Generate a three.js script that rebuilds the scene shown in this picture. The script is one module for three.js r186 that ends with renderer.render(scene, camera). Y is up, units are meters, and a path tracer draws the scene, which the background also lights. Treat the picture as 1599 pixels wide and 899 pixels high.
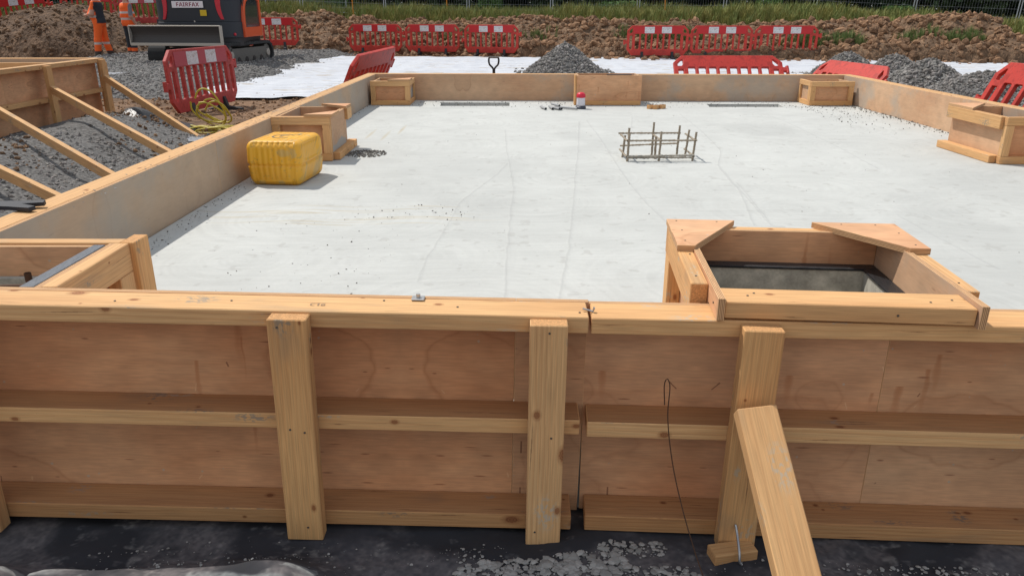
import * as THREE from 'three';
import { mergeGeometries, mergeVertices } from 'three/addons/utils/BufferGeometryUtils.js';
import { MarchingCubes } from 'three/addons/objects/MarchingCubes.js';
import { RoundedBoxGeometry } from 'three/addons/geometries/RoundedBoxGeometry.js';

// ---------------------------------------------------------------- camera, sky, sun, exposure
const scene = new THREE.Scene();
const SKY = 0.96;   // brightness of the sky
const camera = new THREE.PerspectiveCamera(41.67, 1024 / 575, 0.05, 900);
camera.position.set(0, 1.42, 0);
camera.rotation.set(-20.1 * Math.PI / 180, 0, 0);
const SUN = new THREE.Vector3(-0.5, 1, -0.40).normalize();
// bright summer sky with thin broken cloud, computed as air and clouds only
const skyTex = (() => {
  const W = 512, H = 256, d = new Float32Array(W * H * 4);
  const hs = (x, y) => { const t = Math.sin(x * 127.1 + y * 311.7) * 43758.5453; return t - Math.floor(t); };
  const vn2 = (x, y) => { const xi = Math.floor(x), yi = Math.floor(y); let u = x - xi, v = y - yi; u = u * u * (3 - 2 * u); v = v * v * (3 - 2 * v); const a = hs(xi, yi), b = hs(xi + 1, yi), c = hs(xi, yi + 1), e = hs(xi + 1, yi + 1); return a + (b - a) * u + (c - a) * v + (a - b - c + e) * u * v; };
  const cl = (x, y) => { let s = 0, a = 0.5; for (let i = 0; i < 5; i++) { s += a * vn2(x, y); a *= 0.5; x = x * 2.03 + 3.1; y = y * 2.03 + 7.7; } return s; };
  for (let j = 0; j < H; j++) for (let i = 0; i < W; i++) {
    const el = ((j + 0.5) / H - 0.5) * Math.PI, az = ((i + 0.5) / W - 0.5) * 2 * Math.PI, y = Math.sin(el), x = Math.cos(el) * Math.cos(az), z = Math.cos(el) * Math.sin(az), k = (j * W + i) * 4;
    const yy = Math.max(0, y), t = Math.pow(yy, 0.5);
    let c = [0.70 + (0.27 - 0.70) * t, 0.75 + (0.40 - 0.75) * t, 0.79 + (0.60 - 0.79) * t];
    const n = cl(x / (yy + 0.22) * 1.1 + 4, z / (yy + 0.22) * 1.1 + 9), m = Math.min(1, Math.max(0, (n - 0.40) / 0.22)), w = m * m * (3 - 2 * m) * 0.85;
    c = c.map((v, q) => v + ([0.84, 0.835, 0.83][q] - v) * w);
    if (y < 0) c = [0.30, 0.27, 0.24];
    d.set([c[0] * SKY, c[1] * SKY, c[2] * SKY, 1], k);
  }
  const tx = new THREE.DataTexture(d, W, H, THREE.RGBAFormat, THREE.FloatType); tx.mapping = THREE.EquirectangularReflectionMapping; tx.magFilter = tx.minFilter = THREE.LinearFilter; tx.needsUpdate = true; return tx;
})();
scene.background = skyTex; scene.environment = skyTex;
const sun = new THREE.DirectionalLight(new THREE.Color(1, 0.95, 0.88), 3.7);
sun.position.copy(SUN).multiplyScalar(60).add(new THREE.Vector3(0, 0, -12));
sun.target.position.set(0, 0, -12);
sun.castShadow = true;
sun.shadow.mapSize.set(4096, 4096);
Object.assign(sun.shadow.camera, { left: -40, right: 40, top: 40, bottom: -40, near: 1, far: 160 });
scene.add(sun, sun.target);
const renderer = new THREE.WebGLRenderer({ antialias: true });
renderer.toneMapping = THREE.LinearToneMapping;
renderer.toneMappingExposure = 1.0;
renderer.shadowMap.enabled = true;

// ---------------------------------------------------------------- random and noise
function rng(seed) { let s = seed | 0; return () => { s = (s + 0x6d2b79f5) | 0; let t = Math.imul(s ^ (s >>> 15), 1 | s); t = (t + Math.imul(t ^ (t >>> 7), 61 | t)) ^ t; return ((t ^ (t >>> 14)) >>> 0) / 4294967296; }; }
const R = rng(7);
const rr = (a, b) => a + (b - a) * R();
const perm = new Float32Array(65536); { const r = rng(99); for (let i = 0; i < 65536; i++) perm[i] = r(); }
const hash = (x, y) => perm[((x & 255) << 8) | (y & 255)];
function vn(x, y) {
  const xi = Math.floor(x), yi = Math.floor(y); let fx = x - xi, fy = y - yi;
  fx = fx * fx * (3 - 2 * fx); fy = fy * fy * (3 - 2 * fy);
  const a = hash(xi, yi), b = hash(xi + 1, yi), c = hash(xi, yi + 1), d = hash(xi + 1, yi + 1);
  return a + (b - a) * fx + (c - a) * fy + (a - b - c + d) * fx * fy;
}
function fbm(x, y, o = 4) { let s = 0, a = 0.5, t = 0; for (let i = 0; i < o; i++) { s += a * vn(x, y); t += a; a *= 0.5; x = x * 2.03 + 17.1; y = y * 2.03 + 5.3; } return s / t; }
const clamp = (x, a = 0, b = 1) => Math.min(b, Math.max(a, x));
const ss = (a, b, x) => { const t = clamp((x - a) / (b - a)); return t * t * (3 - 2 * t); };
const mix = (a, b, t) => a + (b - a) * t;
const mix3 = (a, b, t) => [mix(a[0], b[0], t), mix(a[1], b[1], t), mix(a[2], b[2], t)];
const lerpTable = (tb, x) => { if (x <= tb[0][0]) return tb[0][1]; for (let i = 1; i < tb.length; i++) if (x <= tb[i][0]) return mix(tb[i - 1][1], tb[i][1], (x - tb[i - 1][0]) / (tb[i][0] - tb[i - 1][0])); return tb[tb.length - 1][1]; };

// ---------------------------------------------------------------- textures (colours given as sRGB 0..255)
function tex(w, h, fn, srgb = true, wrap = THREE.MirroredRepeatWrapping) {
  const d = new Uint8Array(w * h * 4);
  for (let y = 0; y < h; y++) for (let x = 0; x < w; x++) {
    const c = fn(x, y), i = (y * w + x) * 4;
    if (typeof c === 'number') { d[i] = d[i + 1] = d[i + 2] = clamp(c, 0, 255); } else { d[i] = clamp(c[0], 0, 255); d[i + 1] = clamp(c[1], 0, 255); d[i + 2] = clamp(c[2], 0, 255); }
    d[i + 3] = 255;
  }
  const t = new THREE.DataTexture(d, w, h, THREE.RGBAFormat);
  t.magFilter = THREE.LinearFilter; t.minFilter = THREE.LinearMipmapLinearFilter; t.generateMipmaps = true;
  t.wrapS = t.wrapT = wrap; if (srgb) t.colorSpace = THREE.SRGBColorSpace; t.needsUpdate = true;
  return t;
}
// pine: u = 2 m along the grain, v = 0.5 m across
function pineTex(seed, W = 2048, H = 512) {
  const r = rng(seed), knots = [];
  for (let i = 0; i < 20; i++) knots.push({ x: r() * 2, y: r() * 0.5, s: 0.003 + 0.008 * r() * r(), e: 1.1 + r() * 0.8, dk: r() });
  const smears = []; for (let i = 0; i < 16; i++) smears.push({ x: r() * 2, y: r() * 0.5, w: 0.02 + r() * 0.07, h: 0.008 + r() * 0.03, k: r() });
  const lightC = [214, 171, 120], darkC = [186, 131, 83], deep = [168, 114, 70];
  const checks = []; for (let i = 0; i < 34; i++) checks.push({ x: r() * 2, y: r() * 0.5, l: 0.03 + 0.12 * r() * r(), k: r() });
  return tex(W, H, (px, py) => {
    const x = px / W * 2, y = py / H * 0.5;
    let yy = y + 0.02 * (fbm(x * 1.3 + seed, y * 3, 3) - 0.5) + 0.05 * (fbm(x * 0.5, y * 1.2 + seed, 2) - 0.5);
    let kd = 0, kr = 0;
    for (const k of knots) {
      const dy = y - k.y; if (dy > 0.09 || dy < -0.09) continue; const dx = (x - k.x) / k.e, q = Math.sqrt(dx * dx + dy * dy) / k.s;
      if (q < 7) { yy += Math.sign(dy) * k.s * 0.9 * Math.exp(-q * 0.55) * (q > 0.6 ? 1 : q / 0.6); if (q < 1.9) { const v = 1 - ss(0.75, 1.25, q + 0.25 * (vn(x * 400, y * 400) - 0.5)); if (v > kd) { kd = v; kr = 0.5 + 0.5 * Math.sin(q * 16); } kd = Math.max(kd, 0.35 * (1 - ss(1.0, 1.9, q))); } }
    }
    const ring = (yy + 0.004 * (fbm(x * 2.2 + 60, y * 26, 2) - 0.5)) * 62 + 5.5 * fbm(3.3 + seed + x * 0.25, yy * 9 + seed, 3);
    const f = ring - Math.floor(ring);
    const late = Math.pow(f, 2.2) * (1 - ss(0.94, 1, f));
    const fine = fbm(x * 14, y * 620 + seed, 2), broad = fbm(x * 1.1 + seed * 3, y * 9, 3);
    let c = mix3(lightC, darkC, late * (0.12 + 0.42 * vn(x * 0.7 + 5, yy * 17 + seed)));
    c = mix3(c, deep, clamp((broad - 0.5) * 0.9, 0, 0.4));
    const g = 0.9 + 0.2 * fine; c = [c[0] * g, c[1] * g, c[2] * g];
    const st = ss(0.62, 0.86, fbm(x * 3.1 + 9 + seed, y * 12 + 3, 4)); c = mix3(c, [150, 132, 112], st * 0.4);
    for (const s of smears) { const ey = y - s.y; if (ey > s.h * 1.3 || ey < -s.h * 1.3) continue; const q = Math.hypot((x - s.x) / s.w, (y - s.y) / s.h); if (q < 1.3) { const m = ss(0.5, 0.62, fbm(x * 90, y * 160 + s.k * 50, 3)) * (1 - ss(0.4, 1.3, q)); c = mix3(c, s.k > 0.5 ? [176, 174, 170] : [120, 122, 124], m * 0.55); } }
    if (kd > 0) c = mix3(c, mix3([120, 74, 44], [160, 104, 62], kr), kd * 0.85);
    for (const k of checks) { const ey = y - k.y - 0.004 * Math.sin(x * 9 + k.k * 9); if (ey < 0.0012 && ey > -0.0012 && Math.abs(x - k.x) < k.l) c = mix3(c, [96, 62, 38], 0.55 * (1 - Math.abs(x - k.x) / k.l)); }
    const sp = vn(px * 0.61 + 7, py * 0.61) > 0.985 ? 0.75 : 1;
    return [c[0] * sp, c[1] * sp, c[2] * sp];
  });
}
// plywood: u = 2.4 m, v = 1.2 m ; cement = 0..1 how much the face is smeared with cement
function plyTex(seed, cement, W = 2048, H = 1024) {
  const r = rng(seed), marks = [], drips = [], nicks = [], stains = [], spots = [];
  for (let i = 0; i < 60; i++) marks.push({ x: r() * 2.4, y: r() * 1.2, w: 0.006 + r() * 0.02, h: 0.0015 + r() * 0.002 });
  for (let i = 0; i < 26; i++) drips.push({ x: r() * 2.4, y: 0.35 + r() * 0.85, l: 0.04 + r() * 0.16, w: 0.003 + r() * 0.009 });
  for (let i = 0; i < 46; i++) nicks.push({ x: r() * 2.4, y: r() * 1.2, l: 0.004 + r() * 0.010, c: Math.cos(0.4 + r() * 1.6), s: Math.sin(0.4 + r() * 1.6), k: r() });
  for (let i = 0; i < 9; i++) stains.push({ x: r() * 2.4, y: r() * 1.2, a: 0.06 + r() * 0.16, b: 0.04 + r() * 0.12, k: 0.25 + 0.5 * r() });
  for (let i = 0; i < 90; i++) spots.push({ x: r() * 2.4, y: r() * 1.2, q: 0.0015 + 0.005 * r() * r() });
  return tex(W, H, (px, py) => {
    const x = px / W * 2.4, y = py / H * 1.2;
    const f = fbm(x * 0.7 + seed, y * 3.0 + seed * 2, 3);
    const iso = f * 13, q = iso - Math.floor(iso);
    const cath = Math.pow(Math.abs(q * 2 - 1), 1.6);
    const fine = fbm(x * 26, y * 300 + seed, 2), broad = fbm(x * 1.3 + 40, y * 2.3 + seed, 4), mott = fbm(x * 12, y * 16, 4);
    let c = mix3([205, 155, 115], [188, 134, 94], cath * 0.32);
    c = mix3(c, [216, 174, 136], clamp((broad - 0.42) * 2.0, 0, 0.75));
    c = mix3(c, [182, 120, 80], clamp((0.44 - broad) * 2.4, 0, 0.5));
    const g = 0.86 + 0.12 * fine + 0.17 * mott; c = [c[0] * g, c[1] * g, c[2] * g];
    for (const m of marks) { const dy = (y - m.y) / m.h; if (dy > 1 || dy < -1) continue; const dx = (x - m.x) / m.w; if (dx * dx + dy * dy < 1) c = mix3(c, [118, 70, 46], 0.6 * (1 - dx * dx - dy * dy)); }
    for (const n of nicks) { const ex = x - n.x, ey = y - n.y; if (ex > 0.03 || ex < -0.03 || ey > 0.03 || ey < -0.03) continue; const al = ex * n.c + ey * n.s, ac = ey * n.c - ex * n.s; if (Math.abs(al) < n.l && Math.abs(ac) < 0.0014) c = mix3(c, n.k > 0.6 ? [226, 190, 150] : [104, 64, 44], 0.6); }
    for (const t of stains) { const ex = (x - t.x) / t.a, ey = (y - t.y) / t.b; if (ex > 1.5 || ex < -1.5 || ey > 1.5 || ey < -1.5) continue; const d = Math.sqrt(ex * ex + ey * ey) + 0.7 * (fbm(x * 9 + t.k * 30, y * 9, 4) - 0.5); const line = Math.exp(-((d - 1) * (d - 1)) / 0.0025); c = mix3(c, [150, 96, 60], t.k * (0.5 * line + (d < 1 ? 0.18 : 0))); }
    for (const t of spots) { const ey = y - t.y; if (ey > t.q || ey < -t.q) continue; const ex = x - t.x; if (ex * ex + ey * ey < t.q * t.q) c = mix3(c, [176, 172, 164], 0.55); }
    if (!cement) for (const d of drips) { const t = (d.y - y) / d.l; if (t > 0 && t < 1) { const w = d.w * (0.6 + 0.8 * vn(y * 60, d.x * 40)), dx = Math.abs(x - d.x - 0.006 * (vn(y * 25, d.x * 9) - 0.5)) / w; if (dx < 1) c = mix3(c, [158, 94, 54], 0.45 * (1 - dx * dx) * (1 - t)); } }
    if (cement) {
      const cs = ss(0.60 - 0.30 * cement, 0.76, fbm(x * 2.6 + 11, y * 3.6 + 2, 5) + 0.10 * (fbm(x * 40, y * 14, 2) - 0.5));
      const film = 0.62 * cement;
      c = mix3(c, [170, 158, 140], film);
      c = mix3(c, [164, 161, 154], cs * 0.55);
      const band = ss(0.16, 0.02, y + 0.09 * (fbm(x * 5, 3, 4) - 0.5)); // cement splashed along the bottom, ragged outline
      c = mix3(c, [156, 156, 153], (band > 0.45 ? 0.85 : band * 0.4));
    }
    return c;
  });
}
const T = {};
T.pineA = pineTex(3); T.pineB = pineTex(11);
T.ply = plyTex(5, 0); T.plyCement = plyTex(8, 1, 1024, 512); T.plyLight = plyTex(14, 0.45, 1024, 512);
T.woodBump = tex(1024, 256, (x, y) => 120 + 90 * (fbm(x / 60, y * 1.1, 3) - 0.5) + 40 * (fbm(x / 8, y / 8, 2) - 0.5), false);
T.endGrain = tex(256, 256, (x, y) => { const a = Math.hypot(x - 300, y + 120) / 7 + 2.4 * fbm(x / 60, y / 60, 3), f = a - Math.floor(a), g = 0.85 + 0.3 * fbm(x / 6, y / 6, 2); const c = mix3([206, 160, 108], [160, 104, 62], f * f * 0.8); return [c[0] * g, c[1] * g, c[2] * g]; });
T.plyEdge = tex(512, 64, (x, y) => { const n = Math.floor(y / 64 * 9), g = 0.85 + 0.3 * fbm(x / 30, y / 2.2, 2); const c = n % 2 ? [150, 104, 70] : [216, 176, 130]; return [c[0] * g, c[1] * g, c[2] * g]; }, true);
T.soil = tex(1024, 1024, (x, y) => { const a = fbm(x / 80, y / 80, 5), b = fbm(x / 9 + 30, y / 9, 3), s = vn(x / 3.1, y / 3.1); let c = mix3([92, 72, 54], [146, 118, 92], clamp(a * 1.5 - 0.25)); const g = 0.68 + 0.62 * b; c = [c[0] * g, c[1] * g, c[2] * g]; if (s > 0.93) c = mix3(c, [190, 170, 146], 0.6); return c; });
T.soilBump = tex(512, 512, (x, y) => 255 * fbm(x / 14, y / 14, 4), false);
T.gravel = tex(512, 512, (x, y) => { const g = 0.55 + 0.9 * fbm(x / 6, y / 6, 3); return [96 * g, 94 * g, 92 * g]; });
T.cloth = tex(512, 512, (x, y) => { const a = fbm(x / 40, y / 120, 4), st = ss(0.62, 0.74, fbm(x / 60 + 50, y / 26, 5)); let c = mix3([188, 191, 198], [206, 209, 214], a); c = mix3(c, [166, 152, 134], st * 0.55); return c; });
T.clothBump = tex(512, 512, (x, y) => 255 * fbm(x / 180, y / 14, 4), false);
T.noise = tex(512, 512, (x, y) => 255 * fbm(x / 22, y / 22, 5), false);
T.fineNoise = tex(512, 512, (x, y) => 255 * fbm(x / 3, y / 3, 3), false);
T.grime = tex(512, 512, (x, y) => { const a = ss(0.52, 0.74, fbm(x / 60, y / 60, 5)), b = ss(0.60, 0.7, fbm(x / 9 + 3, y / 14, 3)), l = 238 + 16 * (vn(x / 40, y / 40) - 0.5); return mix3(mix3([l, l, l], [196, 186, 176], a * 0.7), [172, 158, 146], b * 0.4); });
T.concrete = tex(512, 512, (x, y) => { const v = 150 + 70 * fbm(x / 40, y / 40, 5) + 26 * (fbm(x / 5, y / 5, 2) - 0.5); return [v, v * 0.975, v * 0.92]; });
T.dusty = tex(1024, 1024, (x, y) => {   // black polythene with dried cement dust, uv in 3 m x 3 m
  const a = ss(0.36, 0.60, fbm(x / 60 + 4, y / 60, 6)), b = ss(0.64, 0.78, fbm(x / 14 + 90, y / 9, 4)), f = fbm(x / 4, y / 4, 2);
  let c = mix3([34, 34, 38], [58, 58, 64], fbm(x / 160, y / 160, 3)); c = mix3(c, [122, 115, 114], a * (0.30 + 0.6 * f)); c = mix3(c, [150, 146, 140], b * 0.35 * f * 2);
  const X = x / 1024 * 3, Z = y / 1024 * 3, d = fbm(X * 6 + 3, Z * 9, 4) - 0.5;   // paler grey patch on the raised fold, ragged edge
  if (Z + d * 0.16 < 1.565 && X + d * 0.5 > 0.45 && X < 2.4) c = mix3(c, [160, 163, 160], (0.25 + 0.6 * f) * ss(0.36, 0.5, fbm(X * 4 + 8, Z * 12, 4)));
  return c;
});

// ---------------------------------------------------------------- materials
const MS = (o) => new THREE.MeshStandardMaterial(o);
const lin = (r, g, b) => new THREE.Color().setRGB(r, g, b);
const pine = (map, tint) => MS({ map, color: tint, roughness: 0.82, bumpMap: T.woodBump, bumpScale: 0.0012 });
const M = {
  pine: [pine(T.pineA, lin(1, 1, 1)), pine(T.pineB, lin(1, 0.97, 0.93)), pine(T.pineA, lin(0.9, 0.86, 0.8)), pine(T.pineB, lin(1, 0.93, 0.82))],
  pineGrey: [pine(T.pineB, lin(0.86, 0.86, 0.86)), pine(T.pineA, lin(0.92, 0.9, 0.88))],
  pineDark: pine(T.pineB, lin(0.64, 0.55, 0.52)), pineDull: pine(T.pineA, lin(0.72, 0.63, 0.56)),   // darker pine tints: wide faces of the lower rails, and bottom rail fronts
  end: MS({ map: T.endGrain, roughness: 0.9 }),
  ply: MS({ map: T.ply, roughness: 0.75, bumpMap: T.woodBump, bumpScale: 0.0005 }),
  plyWarm: MS({ map: T.ply, color: lin(1.0, 0.97, 0.92), roughness: 0.75, bumpMap: T.woodBump, bumpScale: 0.0005 }), plyPale: MS({ map: T.ply, color: lin(0.93, 0.95, 0.95), roughness: 0.75, bumpMap: T.woodBump, bumpScale: 0.0005 }),
  plyCement: MS({ map: T.plyCement, roughness: 0.85, bumpMap: T.noise, bumpScale: 0.001 }),
  plyLight: MS({ map: T.plyLight, roughness: 0.8 }),
  plyEdge: MS({ map: T.plyEdge, roughness: 0.85 }),
  soil: MS({ map: T.soil, color: lin(0.85, 0.83, 0.82), roughness: 1, bumpMap: T.soilBump, bumpScale: 0.04 }),
  soilDark: MS({ map: T.soil, color: lin(0.60, 0.56, 0.54), roughness: 1, bumpMap: T.soilBump, bumpScale: 0.05 }),  // darker tint of the same soil, for the spoil heap
  gravelBase: MS({ map: T.gravel, roughness: 1 }),
  cloth: MS({ map: T.cloth, roughness: 0.85, bumpMap: T.clothBump, bumpScale: 0.09 }),
  polythene: MS({ map: T.dusty, roughness: 0.9, bumpMap: T.noise, bumpScale: 0.006 }),
  membrane: MS({ color: lin(0.02, 0.021, 0.024), roughness: 0.38, bumpMap: T.noise, bumpScale: 0.004 }),
  membraneGrey: MS({ color: lin(0.16, 0.17, 0.19), roughness: 0.5, bumpMap: T.noise, bumpScale: 0.004 }),
  concrete: MS({ map: T.concrete, color: lin(0.85, 0.85, 0.82), roughness: 0.95 }),
  steel: MS({ color: lin(0.5, 0.5, 0.5), metalness: 0.9, roughness: 0.4 }),
  galv: MS({ color: lin(0.42, 0.44, 0.46), metalness: 0.5, roughness: 0.5 }),
  black: MS({ color: lin(0.02, 0.02, 0.022), roughness: 0.6 }),
  rubber: MS({ color: lin(0.025, 0.025, 0.025), roughness: 0.85 }),
  red: MS({ map: T.grime, color: lin(0.62, 0.04, 0.024), roughness: 0.5, bumpMap: T.noise, bumpScale: 0.001 }),
  redFaded: MS({ map: T.grime, color: lin(0.54, 0.058, 0.05), roughness: 0.55 }),
  redStrip: MS({ color: lin(0.50, 0.012, 0.016), roughness: 0.35 }),
  pinkStrip: MS({ color: lin(0.42, 0.055, 0.075), roughness: 0.4 }),
  whiteStrip: MS({ map: T.grime, color: lin(0.76, 0.76, 0.78), roughness: 0.4 }),
  rust: MS({ color: lin(0.09, 0.045, 0.025), roughness: 0.8, metalness: 0.2 }),
};
let pineN = 0;
const pineSet = (mat) => { if (Array.isArray(mat)) return mat; const m = mat ?? nextPine(); return [m, M.end, m]; };
const nextPine = () => M.pine[(pineN++ * 7 + 3) % M.pine.length];

// joins geometries whatever their index or extra attributes
const MG = (list) => mergeGeometries(list.map((g) => { const q = g.index ? g.toNonIndexed() : g; if (list.some((o) => !o.attributes.uv)) q.deleteAttribute('uv'); return q; }));
// ---------------------------------------------------------------- tagging and building helpers
const used = {};
const numbered = (n) => { const k = used[n] = (used[n] ?? -1) + 1; return k ? n + '_' + String(k).padStart(3, '0') : n; };
function tag(o, label, category, group, kind) { if (label) o.userData.label = label; if (category) o.userData.category = category; if (group) o.userData.group = group; if (kind) o.userData.kind = kind; return o; }
function thing(name, label, category, [x, y, z] = [0, 0, 0], turn = 0, group) { const o = new THREE.Group(); o.name = numbered(name); o.position.set(x, y, z); o.rotation.y = turn; scene.add(o); return tag(o, label, category, group); }
function mesh(name, geo, mat, parent = scene) { const m = new THREE.Mesh(geo, mat); m.name = parent === scene ? numbered(name) : name; parent.add(m); return m; }

// box with chamfered edges; group 0 = long faces, group 1 = end faces (or, for sheet, the cut edges)
function chamferBox(sx, sy, sz, c, kind, off = [0, 0]) {
  const S = [sx, sy, sz], h = S.map((s) => s / 2), pos = [], nor = [], uv = [], groups = [];
  const long = S.indexOf(Math.max(...S)), thin = S.indexOf(Math.min(...S));
  const rest = [0, 1, 2].filter((a) => a !== long);
  const uvOf = (p, ax, end) => {
    if (kind === 'ply') {
      if (end) { const l = ax === long ? rest.find((a) => a !== thin) : long; return [(p[l] + off[0]) / 0.6, p[thin] / S[thin] + 0.5]; }
      const a = thin === 1 ? [0, 2] : thin === 0 ? [2, 1] : [0, 1];
      const o = off.length > 2 ? [off[0], off[1]] : [off[0] * 2.4, off[1] * 1.2];
      return [(p[a[0]] + o[0]) / 2.4, (p[a[1]] + o[1]) / 1.2];
    }
    if (end === 1) return [(p[rest[0]] + off[0]) / 0.14, (p[rest[1]] + off[1]) / 0.14];
    const o = ax === long ? rest[0] : [0, 1, 2].find((a) => a !== long && a !== ax);
    const turn = ax === rest[0] ? 0.13 : 0;
    return [(p[long]) / 2 + off[0], (p[o] + turn) / 0.5 + off[1]];
  };
  const list = [];
  const quad = (pts, n, ax, end) => list.push({ pts, n, ax, end });
  for (let ax = 0; ax < 3; ax++) for (const s of [-1, 1]) {
    const [a, b] = [(ax + 1) % 3, (ax + 2) % 3], n = [0, 0, 0]; n[ax] = s;
    const P = [[-1, -1], [1, -1], [1, 1], [-1, 1]].map(([i, j]) => { const p = [0, 0, 0]; p[ax] = s * h[ax]; p[a] = i * (h[a] - c); p[b] = j * (h[b] - c); return p; });
    if (s < 0) P.reverse();
    quad(P, n, ax, kind === 'ply' ? ax !== thin : ax === long ? 1 : ax === thin ? 2 : 0);
  }
  for (let ax = 0; ax < 3; ax++) { // edges parallel to ax
    const [a, b] = [(ax + 1) % 3, (ax + 2) % 3];
    for (const i of [-1, 1]) for (const j of [-1, 1]) {
      const mk = (u, da, db) => { const p = [0, 0, 0]; p[ax] = u * (h[ax] - c); p[a] = i * (h[a] - (da ? 0 : c)); p[b] = j * (h[b] - (db ? 0 : c)); return p; };
      const P = [mk(-1, 1, 0), mk(1, 1, 0), mk(1, 0, 1), mk(-1, 0, 1)]; if (i * j > 0) P.reverse();
      const n = [0, 0, 0]; n[a] = i * Math.SQRT1_2; n[b] = j * Math.SQRT1_2;
      quad(P.reverse(), n, ax === a ? b : a, kind === 'ply' ? true : false);
    }
  }
  for (const i of [-1, 1]) for (const j of [-1, 1]) for (const k of [-1, 1]) {
    const P = [[i * h[0], j * (h[1] - c), k * (h[2] - c)], [i * (h[0] - c), j * h[1], k * (h[2] - c)], [i * (h[0] - c), j * (h[1] - c), k * h[2]]];
    if (i * j * k < 0) P.reverse();
    const q = 1 / Math.sqrt(3); quad(P, [i * q, j * q, k * q], rest[0], kind === 'ply');
  }
  for (const e of [0, 1, 2]) {
    const start = pos.length / 3;
    for (const q of list) if (Number(q.end) === e) { const A = q.pts[0], B = q.pts[1], C = q.pts[2], e1 = [B[0] - A[0], B[1] - A[1], B[2] - A[2]], e2 = [C[0] - A[0], C[1] - A[1], C[2] - A[2]]; if ((e1[1] * e2[2] - e1[2] * e2[1]) * q.n[0] + (e1[2] * e2[0] - e1[0] * e2[2]) * q.n[1] + (e1[0] * e2[1] - e1[1] * e2[0]) * q.n[2] < 0) q.pts.reverse(); const tri = q.pts.length === 4 ? [0, 1, 2, 0, 2, 3] : [0, 1, 2]; for (const t of tri) { pos.push(...q.pts[t]); nor.push(...q.n); uv.push(...uvOf(q.pts[t], q.ax, q.end)); } }
    if (pos.length / 3 > start) groups.push([start, pos.length / 3 - start, e]);
  }
  const g = new THREE.BufferGeometry();
  g.setAttribute('position', new THREE.Float32BufferAttribute(pos, 3)); g.setAttribute('normal', new THREE.Float32BufferAttribute(nor, 3)); g.setAttribute('uv', new THREE.Float32BufferAttribute(uv, 2));
  for (const [s, n, m] of groups) g.addGroup(s, n, m);
  return g;
}
// timber given by its extents in the parent's frame
function timber(parent, name, [x0, x1], [y0, y1], [z0, z1], mat) {
  const g = chamferBox(x1 - x0, y1 - y0, z1 - z0, 0.0025, 'pine', [R() * 2, R() * 2]);
  const m = mesh(name, g, pineSet(mat), parent); m.position.set((x0 + x1) / 2, (y0 + y1) / 2, (z0 + z1) / 2); return m;
}
// plywood sheet by extents; off = fixed texture offset in metres (x, y) when given
function sheet(parent, name, [x0, x1], [y0, y1], [z0, z1], mat = M.ply, off) {
  const g = chamferBox(x1 - x0, y1 - y0, z1 - z0, 0.001, 'ply', off ? [off[0], off[1], 1] : [R() * 2, R() * 2]);
  const m = mesh(name, g, [mat, M.plyEdge], parent); m.position.set((x0 + x1) / 2, (y0 + y1) / 2, (z0 + z1) / 2); return m;
}
// timber running from p to q: w across, t thick (t measured along 'up')
function beam(parent, name, p, q, w, t, up = new THREE.Vector3(0, 1, 0), mat) {
  const a = new THREE.Vector3(...p), b = new THREE.Vector3(...q), d = b.clone().sub(a), L = d.length(); d.normalize();
  const side = new THREE.Vector3().crossVectors(d, up).normalize(), u = new THREE.Vector3().crossVectors(side, d).normalize();
  const g = chamferBox(L, t, w, 0.0025, 'pine', [R() * 2, R() * 2]);
  const m = mesh(name, g, pineSet(mat), parent);
  m.quaternion.setFromRotationMatrix(new THREE.Matrix4().makeBasis(d, u, side)); m.position.copy(a).add(b).multiplyScalar(0.5); return m;
}
// triangular plywood gusset lying flat: pts in x,z of the parent, top at y
function gusset(parent, pts, y, t = 0.018) {
  const s = new THREE.Shape(pts.map(([x, z]) => new THREE.Vector2(x, -z)));
  const g = new THREE.ExtrudeGeometry(s, { depth: t, bevelEnabled: true, bevelThickness: 0.001, bevelSize: 0.001, bevelSegments: 1 });
  g.rotateX(-Math.PI / 2); const p = g.attributes.position, n = g.attributes.normal, u = g.attributes.uv;
  for (let i = 0; i < p.count; i++) { if (Math.abs(n.getY(i)) > 0.5) u.setXY(i, p.getX(i) / 2.4 + 0.3, p.getZ(i) / 1.2 + 0.6); else u.setXY(i, (p.getX(i) + p.getZ(i)) / 0.6, p.getY(i) / t); }
  const m = mesh('corner_gusset', g, [M.ply, M.plyEdge], parent); m.position.y = y - t; return m;
}
function tube(pts, r, seg = 24, rad = 6) { return new THREE.TubeGeometry(new THREE.CatmullRomCurve3(pts.map((p) => new THREE.Vector3(...p))), seg, r, rad); }
function boxG(sx, sy, sz, x, y, z, r = 0.01) { const g = r ? new RoundedBoxGeometry(sx, sy, sz, 2, Math.min(r, sx / 2.1, sy / 2.1, sz / 2.1)) : new THREE.BoxGeometry(sx, sy, sz); g.translate(x, y, z); return g; }
function stoneGeo(seed, sy = 0.65) { const r = rng(seed), g0 = new THREE.IcosahedronGeometry(1, 0), p = g0.attributes.position, mp = new Map(); for (let i = 0; i < p.count; i++) { const k = [p.getX(i), p.getY(i), p.getZ(i)].map((v) => v.toFixed(2)).join(); if (!mp.has(k)) mp.set(k, 0.65 + 0.6 * r()); const s = mp.get(k); p.setXYZ(i, p.getX(i) * s, p.getY(i) * s * sy, p.getZ(i) * s * 0.85); } g0.computeVertexNormals(); return g0; }
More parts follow.
